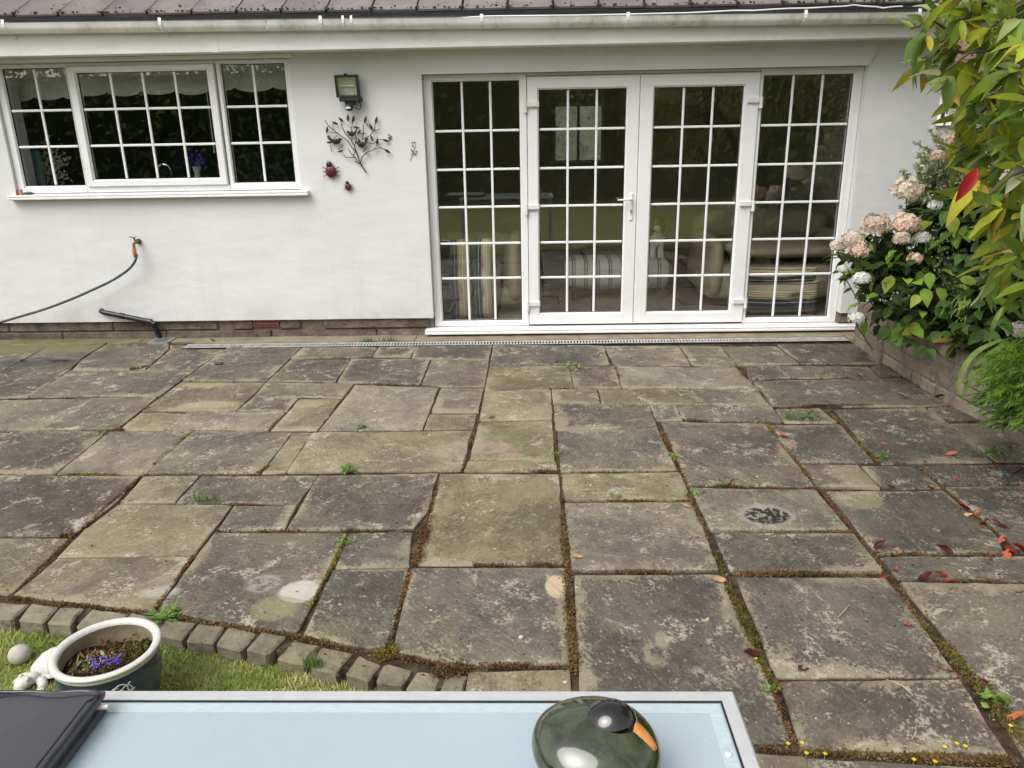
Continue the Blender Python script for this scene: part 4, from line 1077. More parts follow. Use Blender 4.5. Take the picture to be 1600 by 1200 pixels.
# waste pipe and gully
wp = thing('waste_pipe', 'black plastic waste pipe sloping along the wall down into the gully', 'pipe', (-3.3, 6.45, 0))
pA, pB = W(156, 487, 6.46), W(238, 503, 6.46); pC = G(250, 529); pC.z = .01
b = MB(); b.tube([Vector((pA.x, 6.505, pA.z+.002)), Vector((pA.x+.005, 6.475, pA.z+.001)), pA+Vector((.03, 0, -.006)), pA.lerp(pB, .45)], .022, 14); b.tube([pA.lerp(pB, .45), pB+Vector((-.03, 0, .005)), pB+Vector((.012, -.004, -.012)), pB.lerp(pC, .2), pC], .022, 14)
under(b.build('pipe', M['black_plastic'], None, 40), wp)
b = MB(); d = (pB-pA).normalized(); c0 = pA.lerp(pB, .42); b.tube([c0-d*.018, c0+d*.018], .0265, 14); c0 = pB+Vector((-.02, 0, .003)); b.tube([c0-d*.02, c0+d*.012], .0255, 14); under(b.build('coupling', M['black_plastic'], None, 40), wp)
gl_ = thing('gully', 'square grey gully grid under the end of the waste pipe', 'gully', G(250, 533))
P = [G(226, 537, .008), G(263, 535, .008), G(266, 527, .008), G(232, 528, .008)]
x0, x1, y0, y1 = P[0].x+.02, P[1].x, P[0].y, P[2].y
b = MB(); b.box((x0, y0, -.04), (x1, y0+.025, .012)); b.box((x0, y1-.025, -.04), (x1, y1, .012)); b.box((x0, y0+.025, -.04), (x0+.025, y1-.025, .012)); b.box((x1-.025, y0+.025, -.04), (x1, y1-.025, .012)); under(b.build('rim', M['grey_plastic']), gl_)
b = MB()
for k in range(5): xx = x0+.035+k*(x1-x0-.08)/4; b.box((xx-.005, y0+.024, -.01), (xx+.005, y1-.024, .008))
under(b.build('grid', M['grey_plastic']), gl_)
under(MB().box((x0+.02, y0+.02, -.05), (x1-.02, y1-.02, -.035)).build('sump', M['seal']), gl_)
# hose nozzle on the window sill
nz = thing('hose_nozzle', 'red, orange and green plastic hose fittings lying on the window sill', 'hose fittings', W(42, 302, 6.47))
q = Vector((W(27, 303, 6.46).x, 6.46, 1.252))
under(MB().lathe([(.013, 0), (.013, .006), (.011, .01), (.007, .045), (.0045, .047), (0, .048)], q, 12).build('red_cone', simple('red_plastic', (.5,.03,.03), .35), None, 40), nz)
under(MB().lathe([(.012, 0), (.0135, .004), (.0135, .022), (.010, .026), (0, .027)], q+Vector((.034, .004, 0)), 12).build('orange_connector', org, None, 40), nz)
under(MB().lathe([(.0105, .0275), (.012, .03), (.010, .046), (0, .047)], q+Vector((.034, .004, 0)), 12).build('grey_cap', M['grey_plastic'], None, 40), nz)
g0 = q+Vector((.055, .0, .0135)); under(MB().tube([g0, g0+Vector((.008, 0, 0)), g0+Vector((.03, 0, .001)), g0+Vector((.065, 0, .001)), g0+Vector((.07, 0, 0)), g0+Vector((.085, 0, 0))], [.006, .010, .013, .0125, .008, .007], 12).build('green_handle', simple('green_plastic', (.01,.09,.07), .4), None, 40), nz)

# ================================================================== FOREGROUND TABLE AND WHAT STANDS ON IT
TZ = .74; TX0, TX1, TY0, TY1 = -1.10, .345, .33, 1.125
alu = simple('brushed_aluminium', (.52,.525,.53), .38, .06, 40, metal=.3)
m = NT('frosted_table_glass', .12, .5); c = m.ramp(m.noise(2.2, 5, .65), [(.3, (.30,.375,.405)), (.7, (.345,.42,.45))]); c = m.mix(m.ramp(m.noise(9, 6, .7, None, 1.5), [(.56, 0), (.7, .25)]), c, (.40,.45,.46)); c = m.mix(m.math('MULTIPLY', m.ramp(m.voro(55), [(.06, 1), (.12, 0)]), m.ramp(m.noise(5, 2), [(.5, 0), (.6, .45)])), c, (.52,.54,.53)); m.col(c); m.rough(m.math('MULTIPLY_ADD', m.noise(30, 4, .7), .12, .08)); m.b.inputs['Coat Weight'].default_value = .3; M['frost'] = m.m
tb = thing('garden_table', 'garden table with pale frosted glass top and aluminium frame in the foreground', 'table', (-.4, .7, 0))
fw = .026
b = MB()
def rim(b, x0, x1, y0, y1, w, z0, z1, ch=.004):
    O = [(x0, y0), (x1, y0), (x1, y1), (x0, y1)]; I = [(x0+w, y0+w), (x1-w, y0+w), (x1-w, y1-w), (x0+w, y1-w)]
    Oc = [(x0+ch, y0+ch), (x1-ch, y0+ch), (x1-ch, y1-ch), (x0+ch, y1-ch)]
    rg = [(I, z0), (O, z0), (O, z1-ch), (Oc, z1), (I, z1)]; vs_ = [(x, y, z) for r_, z in rg for x, y in r_]; fs = []
    for r_ in range(5):
        for k in range(4): k2 = (k+1) % 4; s_ = (r_+1) % 5; fs.append((r_*4+k, r_*4+k2, s_*4+k2, s_*4+k))
    b.add(vs_, fs)
rim(b, TX0, TX1, TY0, TY1, fw, TZ-.032, TZ); under(b.build('frame', alu), tb)
# frosted sheet: a paler margin where the glass sits on the frame
b = MB(); b.box((TX0+fw+.0015, TY0+fw+.0015, TZ-.010), (TX1-fw-.0015, TY1-fw-.0015, TZ-.003)); under(b.build('glass_top', M['frost']), tb)
b = MB(); rim(b, TX0+fw+.0005, TX1-fw-.0005, TY0+fw+.0005, TY1-fw-.0005, .003, TZ-.012, TZ-.0005, .0005); under(b.build('rubber_gasket', M['seal']), tb)
m = NT('frosted_border', .25, .5); m.col(m.ramp(m.noise(60, 4, .7, m.mapv(m.pos(), (1, 4, 1))), [(.35, (.36,.44,.46)), (.65, (.43,.51,.52))])); M['border'] = m.m
b = MB(); rim(b, TX0+fw+.006, TX1-fw-.006, TY0+fw+.006, TY1-fw-.006, .022, TZ-.0034, TZ-.0022, .0003); under(b.build('glass_border', M['border']), tb)
for (sx, sy) in ((TX0+.04, TY0+.04), (TX1-.04, TY0+.04), (TX0+.04, TY1-.04), (TX1-.04, TY1-.04)):
    b = MB(); b.bbox((sx-.02, sy-.02, lz if sy < 1 and sx < 0 else 0), (sx+.02, sy+.02, TZ-.033), .004); under(b.build('leg', alu), tb)
for (px, py) in ((1138, 1178),):
    q = G(px, py, TZ); b = MB(); b.lathe([(.0058, -.002), (.0058, .0005), (.004, .002), (0, .0022)], q, 14); under(b.build('button', simple('clear_plastic_button', (.62,.66,.66), .2), None, 40), tb)

# black leather case, lower left
lea = NT('black_leather', .38, .5); lea.col((.06,.06,.068)); lea.nor(lea.bump(lea.noise(220, 4, .6), .0006, .7, lea.bump(lea.noise(5, 3, .5), .006, .6))); M['leather'] = lea.m
cs = thing('leather_case', 'black leather document case lying on the left end of the table', 'case', (-1.0, .85, TZ))
cx1, cy1 = -.735, 1.075
def slab_soft(x0, x1, y0, y1, z0, z1, r_, sag, n=18):
    b = MB(); vs_ = []
    for (dz, k) in ((z0, 0), ((z0+z1)/2, .35), (z1-.004, .15), (z1, 1.0)):
        ins = r_*k if k == 1 else -r_*.2*k
        for i in range(4*n):
            s_, t = divmod(i, n); t /= n
            c4_ = [(x0+ins, y0+ins), (x1-ins, y0+ins), (x1-ins, y1-ins), (x0+ins, y1-ins)]
            a_, d_ = Vector(c4_[s_]), Vector(c4_[(s_+1) % 4]); q = a_.lerp(d_, t); vs_.append((q.x, q.y + .004*sin(q.x*22)*(1 if k else 0), dz + (sag*sin(q.x*13+q.y*5) if k == 1 else 0)))
    m_ = 4*n; vs_.append(((x0+x1)/2, (y0+y1)/2, z1+.004)); fs = []
    for r2 in range(3):
        for i in range(m_): j = (i+1) % m_; fs.append((r2*m_+i, r2*m_+j, (r2+1)*m_+j, (r2+1)*m_+i))
    for i in range(m_): fs.append((3*m_+i, 3*m_+(i+1) % m_, 4*m_))
    return b.add(vs_, fs)
under(slab_soft(-1.30, cx1, .45, cy1, TZ+.001, TZ+.010, .006, 0).build('bottom_cover', M['leather'], None, 40), cs)
under(slab_soft(-1.29, cx1-.007, .46, cy1-.007, TZ+.0105, TZ+.026, .003, 0).build('padding', simple('dark_lining', (.05,.05,.055), .8), None, 40), cs)
under(slab_soft(-1.30, cx1, .45, cy1, TZ+.0262, TZ+.040, .010, .0015).build('top_cover', M['leather'], None, 50), cs)
b = MB(); pts = [(-1.30+.565*k/30, cy1-.018+.004*sin(-.0+k*.9), TZ+.0408+.0004*sin(k)) for k in range(31)]; pts += [(cx1-.012, cy1-.03-.02*k, TZ+.041) for k in range(30)]
b2 = MB(); n2 = 40; pp = [(-1.30, .45), (cx1, .45), (cx1, cy1), (-1.30, cy1)]; pts2 = [(cx1-.003, .46+(cy1-.47)*k/30, TZ+.0385+.0012*sin(k*1.7)) for k in range(31)] + [(cx1-.012-.55*k/30, cy1-.003+.0015*sin(k*1.3), TZ+.0385+.001*sin(k*.9)) for k in range(31)]
under(b2.tube(pts2, .0032, 8).build('piping', simple('shiny_piping', (.03,.03,.035), .22), None, True), cs)
under(b.tube(pts, .0022, 5).build('stitching', simple('grey_thread', (.006,.006,.007), .7)), cs)
b = MB(); under(b.tube([(cx1-.02, cy1-.018, TZ+.019), (cx1+.013, cy1-.016, TZ+.019)], .0045, 10).build('pen_end', simple('white_pen', (.62,.60,.56), .35)), cs)

# ceramic duck
def gloss(name, c_, rough=.08, var=.35, sc=9):
    m = NT(name, rough, .6); m.col(m.ramp(m.noise(sc, 6, .75, m.objc(), .8), [(.36, tuple(x*(1-var) for x in c_)), (.64, tuple(x*(1+var) for x in c_))])); m.b.inputs['Coat Weight'].default_value = .7; m.b.inputs['Coat IOR'].default_value = 1.5; m.b.inputs['Coat Roughness'].default_value = .04
    m.nor(m.bump(m.noise(14, 3, .6, m.objc()), .002, .5)); return m.m
dk = thing('duck_ornament', 'round glazed ceramic duck with green body, black head and orange beak on table', 'ornament', (.09, .92, TZ))
dc = Vector((.088, .91, TZ+.066))
def body_fn(v):
    x, y, z = v
    k = 1 + .10*(z/.07)*(1 if z < 0 else 0); f_ = .86 if z < -.045 else 1
    z = max(z, -.064); x2 = x*(1+.12*max(0, -z/.07)*-1)
    t = max(0, -x/.095); z += .018*t*t; 
    return Vector((x2, y*f_, z))
b = MB(); b.ell(dc, (.095, .092, .067), 48, 32, 0, None, body_fn); under(b.build('body', gloss('green_glaze', (.030,.038,.018), .07, .75, 22), None, True), dk)
hc = Vector((.106, .915, TZ+.112))
b = MB(); b.ell(hc, (.042, .037, .036), 32, 20, 0, Matrix.Rotation(radians(-14), 4, 'Y')); hd = under(b.build('head', gloss('black_glaze', (.003,.003,.0035), .04, .2), None, True), dk)
b = MB(); mt = Matrix.Translation(hc+Vector((.040, -.016, -.004))) @ Matrix.Rotation(radians(-30), 4, 'Z') @ Matrix.Rotation(radians(24), 4, 'Y')
pr = [(-.016, .0135, .0165), (.000, .014, .015), (.010, .0125, .012), (.019, .010, .0085), (.026, .007, .0055), (.030, .003, .0025)]
vs_ = []; n = 14
for (x, w, h) in pr:
    for k in range(n): a = 2*pi*k/n; vs_.append(mt@Vector((x, w*cos(a), h*sin(a))))
fs = [(r_*n+k, r_*n+(k+1) % n, (r_+1)*n+(k+1) % n, (r_+1)*n+k) for r_ in range(5) for k in range(n)] + [tuple(5*n+k for k in range(n))]
under(b.add(vs_, fs).build('beak', gloss('orange_glaze', (.50,.20,.035), .12, .25, 30), None, True), dk)
for sy in (-1, 1):
    q = hc+Vector((.018, sy*.030, .006)); b = MB(); b.ell(q, (.0075, .004, .006), 12, 8); under(b.build('eye', gloss('brown_glaze_eye', (.04,.03,.018), .08), None, True), dk)

# ================================================================== LAWN ORNAMENTS
pc = Vector((-1.31, 1.968, lz)); zr = .20
pt = thing('glazed_pot', 'blue glazed flower pot with a wide white rim standing on the lawn', 'flower pot', pc)
m = NT('blue_glaze', .15, .6); f_ = m.noise(6, 4, .6, m.mapv(m.pos(), (1, 1, 2.5))); m.col(m.ramp(f_, [(.3, (.010,.018,.042)), (.7, (.02,.045,.10))])); m.b.inputs['Coat Weight'].default_value = .5; M['blueglaze'] = m.m
M['rimglaze'] = simple('crackled_white_glaze', (.55,.54,.50), .25, .12, 60)
m = NT('stained_inner_glaze', .35, .5); m.col(m.ramp(m.noise(12, 5, .7), [(.3, (.20,.15,.09)), (.7, (.42,.35,.25))])); M['innerglaze'] = m.m
H = zr-lz
pz = lambda k: k*H
under(MB().lathe([(0, .001), (.085, .001), (.105, .02), (.132, pz(.35)), (.146, pz(.62)), (.146, pz(.82)), (.141, pz(.885))], pc, 56).build('body', M['blueglaze'], None, 40), pt)
under(MB().lathe([(.1415, pz(.886)), (.148, pz(.90)), (.151, pz(.925)), (.149, pz(.95)), (.154, pz(.965)), (.157, pz(.982)), (.153, H-.0005), (.146, H+.002), (.137, H), (.1315, H-.006), (.130, H-.012)], pc, 64).build('rim', M['rimglaze'], None, True), pt)
under(MB().lathe([(.1299, H-.0125), (.134, H-.03), (.136, H-.09), (.134, H-.12)], pc, 48).build('inside', M['innerglaze'], None, True), pt)
b = MB(); vs_ = [pc+Vector((0, 0, H-.062))]; n = 40
for r_ in (.045, .09, .1345):
    for k in range(n): a = 2*pi*k/n; vs_.append(pc+Vector((r_*cos(a), r_*sin(a), H-.068+.012*sin(a*3+r_*40)+R.uniform(-.004, .004))))
fs = [(0, 1+k, 1+(k+1) % n) for k in range(n)] + [(1+r_*n+k, 1+(r_+1)*n+k, 1+(r_+1)*n+(k+1) % n, 1+r_*n+(k+1) % n) for r_ in range(2) for k in range(n)]
under(b.add(vs_, fs).build('soil', M['soil'], None, True), pt)
b = MB(); aC = atan2(-pc.y-.0, -pc.x)+.10            # white brushed emblem facing the camera
def onpot(u, v): a = aC+u/.146; return pc+Vector((.1475*cos(a), .1475*sin(a), pz(.72)+v))
for (cu, cv, ru, rv, t0, t1) in ((0, 0, .020, .024, 0, 6.28), (-.014, -.002, .014, .020, 1, 6.0), (.016, -.004, .015, .018, -2, 3.6), (.030, .006, .012, .014, 1.6, 5.4), (-.002, -.006, .009, .012, 0, 5)):
    b.tube([onpot(cu+ru*cos(t0+(t1-t0)*k/18), cv+rv*sin(t0+(t1-t0)*k/18)) for k in range(19)], .0019, 5)
under(b.build('emblem', M['rimglaze']), pt)
# plants in the pot
def leafquad(b, q, d, n_, L, w, mi=0):
    d = d.normalized(); s_ = d.cross(n_); s_ = s_.normalized() if s_.length > 1e-5 else d.orthogonal().normalized()
    b.add([q, q+d*L*.45+s_*w, q+d*L, q+d*L*.45-s_*w], [(0, 1, 2, 3)], mi)
def rv(s=1): return Vector((R.gauss(0, s), R.gauss(0, s), R.gauss(0, s)))
vi = thing('violet_flowers', 'small violet flowers growing in the blue glazed pot', 'flowers', pc+Vector((.01, -.03, H-.06)))
fc = G(164, 1033, zr-.045); b = MB()
for i in range(34):
    q = fc + Vector((R.gauss(0, .024), R.gauss(0, .016), R.gauss(0, .006)))
    for k in range(5):
        a = 2*pi*k/5+i; leafquad(b, q, Vector((cos(a), sin(a), .25)), Vector((0, 0, 1)), .008, .003)
under(b.build('flower', M['fl_violet']), vi)
b = MB()
for i in range(26):
    q = fc + Vector((R.gauss(0, .022), R.gauss(0, .016), -.006)); b.ell(q+Vector((0, 0, .010)), (.0016,)*3, 5, 3)
under(b.build('flower_eye', M['fl_white']), vi)
b = MB()
for i in range(120):
    q = fc + Vector((R.gauss(0, .026), R.gauss(0, .02), -.015+R.gauss(0, .004))); leafquad(b, q, rv()+Vector((0, 0, .4)), rv(), R.uniform(.01, .02), .004)
under(b.build('foliage', M['weed']), vi)
pwd = thing('pot_weeds', 'dry and green seedlings covering the soil in the glazed pot', 'weeds', pc+Vector((0, .02, H-.06)))
for (nm, mt, cnt, cen, sp) in (('dry_stem', M['moss_brown'], 700, (0, 0), .075), ('seedling', M['moss_green'], 260, (.02, .03), .06), ('leaf', M['weed'], 60, (.06, .05), .04), ('grey_leaf', M['var_leaf'], 90, (-.07, -.03), .03)):
    b = MB()
    for i in range(cnt):
        x, y = cen[0]+R.gauss(0, sp), cen[1]+R.gauss(0, sp)
        if x*x+y*y > .125**2: continue
        leafquad(b, pc+Vector((x, y, H-.064+R.uniform(0, .012))), rv()+Vector((0, 0, .7)), rv(), R.uniform(.012, .03), R.uniform(.002, .006))
    under(b.build(nm, mt), pwd)
b = MB()
for (px, py) in ((128, 995),):
    q = G(px, py, zr-.02); b.tube([q+Vector((0, 0, -.04)), q], .0009, 4)
    for k in range(5): a = 2*pi*k/5; leafquad(b, q, Vector((cos(a), sin(a), .4)), Vector((0, 0, 1)), .008, .004)
tag(b.build('yellow_flower', M['fl_yellow']), 'single tiny yellow flower inside the glazed pot', 'flower')
# stone ball
q = G(28, 1040, lz); b = MB(); b.ell(q+Vector((0, .02, .031)), (.036, .036, .034), 28, 18)
tag(b.build('stone_ball', simple('worn_grey_stone', (.40,.37,.32), .85, .18, 30, .002, 90), None, True), 'round grey stone ball on the lawn beside the turtle', 'ball')
# white turtle
white = simple('white_cast_stone', (.52,.51,.48), .7, .1, 30, .002, 70)
sc_ = Vector((-1.645, 2.19, lz)); tu = thing('turtle_ornament', 'white stone turtle ornament tucked behind the glazed pot on the lawn', 'ornament', sc_)
fd = Vector((-.36, -.93, 0)); fd.z = 0; fd.normalize(); sd_ = Vector((-fd.y, fd.x, 0))
b = MB(); Mt = Matrix((fd, sd_, Vector((0, 0, 1)))).transposed().to_4x4()
def shell(v):
    z = max(v.z, -.012); k = 1+.04*cos(9*atan2(v.y, v.x))*(1 if v.z > 0 else .4); return Vector((v.x*k, v.y*k, z))
b.ell(sc_+Vector((0, 0, .030)), (.100, .080, .072), 36, 20, 0, Mt, shell); b.lathe([(.0, .022), (.096, .018), (.106, .026), (.102, .036), (.085, .044)], sc_, 30, 0, Mt); under(b.build('shell', white, None, 45), tu)
b = MB(); hq = sc_+fd*.140+Vector((0, 0, .040)); b.tube([sc_+fd*.08+Vector((0, 0, .025)), sc_+fd*.115+Vector((0, 0, .034)), hq], [.030, .028, .03], 12); b.ell(hq+fd*.018, (.044, .034, .027), 20, 14, 0, Mt); b.ell(hq+fd*.040+Vector((0, 0, -.008)), (.024, .030, .016), 16, 10, 0, Mt)
for s_ in (-1, 1): b.ell(hq+fd*.012+sd_*s_*.022+Vector((0, 0, .022)), (.013, .011, .013), 12, 8, 0, Mt)
under(b.build('head', white, None, True), tu)
for (a_, s_) in ((.105, -1), (.105, 1), (-.06, -1), (-.06, 1)):
    b = MB(); q = sc_+fd*a_+sd_*s_*.065; b.tube([q-sd_*s_*.03+Vector((0, 0, .028)), q+fd*.012+Vector((0, 0, .018)), q+fd*.03+sd_*s_*.012+Vector((0, 0, .010))], [.022, .022, .016], 10); b.ell(q+fd*.034+sd_*s_*.013+Vector((0, 0, .010)), (.022, .019, .012), 12, 8, 0, Mt); under(b.build('leg', white, None, True), tu)

tu.scale = (.72, .72, .72)

# ================================================================== RAISED BED ON THE RIGHT
PX = lambda y: 2.60 + max(0, (5.3-y))*.055          # face of the bed wall leans out slightly towards the camera
bed = thing('raised_bed_wall', 'low wall of buff stone blocks holding the raised flower bed at right', 'garden wall', (2.65, 4, 0))
b = MB(); 
for (ya, yb) in ((1.0, 2.4), (2.4, 3.8), (3.8, 5.2), (5.2, 6.14)):
    b.add([(PX(ya)+.008, ya, -.03), (PX(yb)+.008, yb, -.03), (PX(yb)+.008, yb, .345), (PX(ya)+.008, ya, .345), (PX(ya)+.11, ya, -.03), (PX(yb)+.11, yb, -.03), (PX(yb)+.11, yb, .345), (PX(ya)+.11, ya, .345)], [(0, 3, 2, 1), (3, 7, 6, 2), (4, 5, 6, 7)])
b.add([(PX(6.14)+.008, 6.14, -.03), (3.19, 6.14, -.03), (3.19, 6.14, .345), (PX(6.14)+.008, 6.14, .345)], [(0, 3, 2, 1)])
under(b.build('mortar_core', M['mortar']), bed)
ch = .091
for cz in range(4):
    y = 6.13 - (.12 if cz % 2 else 0); first = True
    while y > 1.0:
        L = R.choice((.20, .24, .28, .34)) if not (first and cz % 2) else .12; first = False
        y0 = y-L+.005; z0 = cz*ch-.02; z1 = z0+ch-.005; d = R.uniform(-.010, .008); xm = PX((y+y0)/2)
        bb = MB(); bb.bbox((-.0, -(L-.005)/2, 0), (.104, (L-.005)/2, z1-z0), .010)
        for i_, v_ in enumerate(bb.v): bb.v[i_] = (v_[0]+R.gauss(0, .0034), v_[1]+R.gauss(0, .003), v_[2]+R.gauss(0, .0026))
        o = bb.build('block', M['block']); o.location = (xm+d, (y+y0)/2, z0); o.rotation_euler = (0, 0, atan2(-.055, 1)*-1 if y < 5.3 else 0)
        under(o, bed); y -= L
tag(MB().box((2.72, 1.0, -.05), (7, 6.12, .30)).box((3.22, 6.14, -.05), (7, 12, .28)).build('bed_soil', M['soil']), kind='structure')

# ------------------------------------------------------------------ leaves as shared meshes
def leaf_mesh(name, L, w, mat, fold=.25, curl=.25, wav=0, tip=1.0, seg=7, pw=.9):
    vs_ = []; fs = []
    for k in range(seg+1):
        u = k/seg; ww = w*(sin(pi*u**pw))**.85*(1 if u < .5 else tip + (1-tip)*(1-u)*2); ww = max(ww, .0004)
        y = L*u; z = -curl*L*u*u
        for s_ in (-1, 0, 1): vs_.append((s_*ww, y, z + abs(s_)*ww*fold + wav*sin(u*13+s_)*w))
    for k in range(seg):
        a = k*3; fs += [(a, a+1, a+4, a+3), (a+1, a+2, a+5, a+4)]
    me = bpy.data.meshes.new(name); me.from_pydata(vs_, [], fs); me.materials.append(mat); me.polygons.foreach_set('use_smooth', [True]*len(fs)); me.update(); return me
def orient(q, d, n_, s=1):
    y = d.normalized(); x = y.cross(n_)
    if x.length < 1e-4: x = y.orthogonal()
    x.normalize(); z = x.cross(y); Mx = Matrix((x*s, y*s, z*s)).transposed().to_4x4(); Mx.translation = q; return Mx
def add_leaf_to(b, q, d, n_, L, w, mi=0, fold=.2, curl=.2, seg=3):
    y = d.normalized(); x = y.cross(n_); x = x.normalized() if x.length > 1e-4 else y.orthogonal().normalized(); z = x.cross(y)
    vs_ = [q]; fs = []
    for k in range(1, seg):
        u = k/seg; ww = w*sin(pi*u**.9); c_ = q+y*(L*u)-z*(curl*L*u*u)
        vs_ += [c_-x*ww+z*(ww*fold), c_, c_+x*ww+z*(ww*fold)]
    vs_.append(q+y*L-z*(curl*L)); e = len(vs_)-1
    fs += [(0, 2, 1), (0, 3, 2)]
    for k in range(seg-2): a = 1+k*3; fs += [(a, a+1, a+4, a+3), (a+1, a+2, a+5, a+4)]
    a = 1+(seg-2)*3; fs += [(a, a+1, e), (a+1, a+2, e)]
    b.add(vs_, fs, mi)
UP = Vector((0, 0, 1))

# ------------------------------------------------------------------ overhanging evergreen tree (top right)
tr_ = thing('evergreen_tree', 'overhanging evergreen tree with long yellow-green leaves in the top right corner', 'tree', (2.75, 2.5, .30))
b = MB(); top = Vector((2.35, 2.75, 1.9))
b.tube([(2.85, 2.4, .25), (2.82, 2.45, .9), (2.7, 2.55, 1.4), (2.5, 2.68, 1.75), top, (2.2, 2.8, 2.3), (2.3, 3.0, 2.9)], [.055, .05, .042, .034, .028, .022, .014], 10)
under(b.build('trunk', M['bark'], None, True), tr_)
TLM = [leaf_mesh('leaf', .135, w0, M['tree_leaf'], .35, c_, w_, .9, 8, .85) for w0, c_, w_ in ((.022, .15, .0), (.024, .4, .08), (.018, .05, .14), (.026, .6, .05), (.020, -.2, .12))]
WH = [(1432, 48, 2.75), (1447, 95, 2.9), (1478, 70, 2.8), (1505, 30, 2.7), (1475, 120, 2.6), (1520, 95, 2.75), (1555, 50, 2.6), (1588, 30, 2.5), (1545, 130, 2.6), (1590, 110, 2.5), (1610, 160, 2.4), (1560, 180, 2.6), (1592, 215, 2.5),
      (1520, 165, 2.9), (1555, 240, 2.7), (1600, 260, 2.4), (1535, 285, 2.5), (1575, 300, 2.45), (1605, 330, 2.4), (1545, 320, 2.3), (1510, 235, 2.9), (1600, 400, 2.3), (1580, 365, 2.6), (1460, 20, 2.9), (1500, 5, 2.8), (1540, 10, 2.7), (1620, 60, 2.3), (1640, 200, 2.3), (1640, 300, 2.3), (1625, 440, 2.3), (1530, 205, 3.0), (1575, 140, 2.9), (1480, 0, 3.0), (1560, 90, 3.0), (1600, 0, 2.8), (1570, 420, 2.5), (1595, 350, 2.6)]
pal = [((.56,.64,.06), 5), ((.40,.54,.07), 5), ((.72,.68,.08), 2), ((.25,.40,.08), 4), ((.52,.60,.24), 2), ((.85,.58,.12), 1), ((.75,.76,.45), 1)]
pl_ = [c_ for c_, k in pal for _ in range(k)]
nleaf = 0; br_b = MB()
for (px, py, Y) in WH:
    c0 = W(px, py, Y); st = c0 + Vector((R.uniform(.10, .25), R.uniform(-.05, .1), R.uniform(-.02, .12)))
    ax = Vector((-.8, -.15+R.gauss(0, .35), R.gauss(-.1, .3))).normalized()
    mid_ = st.lerp(c0, .5)+Vector((0, 0, .03)); base_ = top.lerp(st, .55)+Vector((0, 0, .05))
    br_b.tube([top+Vector((R.gauss(0, .05), R.gauss(0, .05), R.uniform(-.2, .3))), base_, st, mid_, c0+ax*.02], [.012, .008, .006, .0042, .003], 6)
    for k in range(R.randint(7, 9)):
        a = 2*pi*k/8 + R.uniform(-.3, .3); e1 = ax.orthogonal().normalized(); e2 = ax.cross(e1)
        d = ax*R.uniform(.1, .9) + (e1*cos(a)+e2*sin(a))*R.uniform(.6, 1) + Vector((0, 0, -.55))
        nn = (UP*.9 + rv(.5) + ax*.2)
        o = link('leaf', R.choice(TLM), tr_, Matrix.Translation(-tr_.location) @ orient(c0+ax*R.uniform(-.05, .02), d, nn, R.uniform(.62, 1.05)))
        k_ = R.uniform(.75, 1.2); cc_ = R.choice(pl_); o.color = (*[x*k_ for x in cc_], 1); nleaf += 1
under(br_b.build('branch', M['bark'], None, True), tr_)
o = link('leaf', TLM[0], tr_, Matrix.Translation(-tr_.location) @ orient(W(1528, 262, 2.3), Vector((-.5, -.2, -.8)), Vector((-.3, -1, .2)), .8)); o.color = (.55,.02,.015,1); o['label'] = 'single bright red leaf'
# the rest of the crown, out to the right and above the frame
b = MB()
for i in range(1500):
    c0 = Vector((R.gauss(2.75, .55), R.gauss(2.5, .75), R.gauss(2.15, .5)))
    if c0.x < 1.05*c0.y*.62 + .55 or c0.z < 1.0: continue
    add_leaf_to(b, c0, rv()+Vector((-.3, 0, -.5)), UP+rv(.4), R.uniform(.09, .14), .02, R.randint(0, 1), .3, .3, 4)
for i in range(700):
    px = R.uniform(1490, 1680); py = R.uniform(-60, 440)
    if px < 1490 + max(0, py-150)*.22: continue
    add_leaf_to(b, W(px, py, R.uniform(2.7, 3.3)), rv()+Vector((-.4, 0, -.5)), UP+rv(.5), R.uniform(.07, .12), .015, R.randint(0, 1), .3, .3, 5)
for i in range(3000):      # the spread of the crown over the bed
    c0 = Vector((R.uniform(2.0, 4.6), R.uniform(1.2, 5.4), R.uniform(2.65, 3.7)))
    add_leaf_to(b, c0, rv()+Vector((-.2, 0, -.4)), UP+rv(.4), R.uniform(.12, .18), .035, R.randint(0, 1), .3, .3, 4)
o = under(b.build('foliage', [M['wisp'], M['yellow_leaf']]), tr_); o['kind'] = 'stuff'

# ------------------------------------------------------------------ hydrangea
hy = thing('hydrangea', 'hydrangea bush with white and peach mophead flowers spilling over the bed wall', 'hydrangea', (2.95, 5.3, .3))
HLM = [leaf_mesh('leaf', .105, .033, M['hyd_leaf'], f_, c_, .05, .7, 7, .8) for f_, c_ in ((.2, .2), (.35, .35), (.1, .5))]
hpal = [(a_*1.75, b_*1.4, c_*.75) for a_, b_, c_ in [(.07,.155,.03)]*6 + [(.10,.20,.04)]*5 + [(.035,.08,.018)]*9 + [(.13,.19,.05)]*2 + [(.15,.12,.05), (.11,.18,.05)]]
E_ = [((2.50, 5.15, .62), (.38, .42, .30)), ((2.95, 5.35, .70), (.45, .5, .48)), ((2.45, 5.45, .80), (.30, .3, .2)), ((2.85, 4.7, .52), (.3, .4, .25)), ((2.90, 5.45, 1.05), (.30, .4, .22))]
cnt = 0
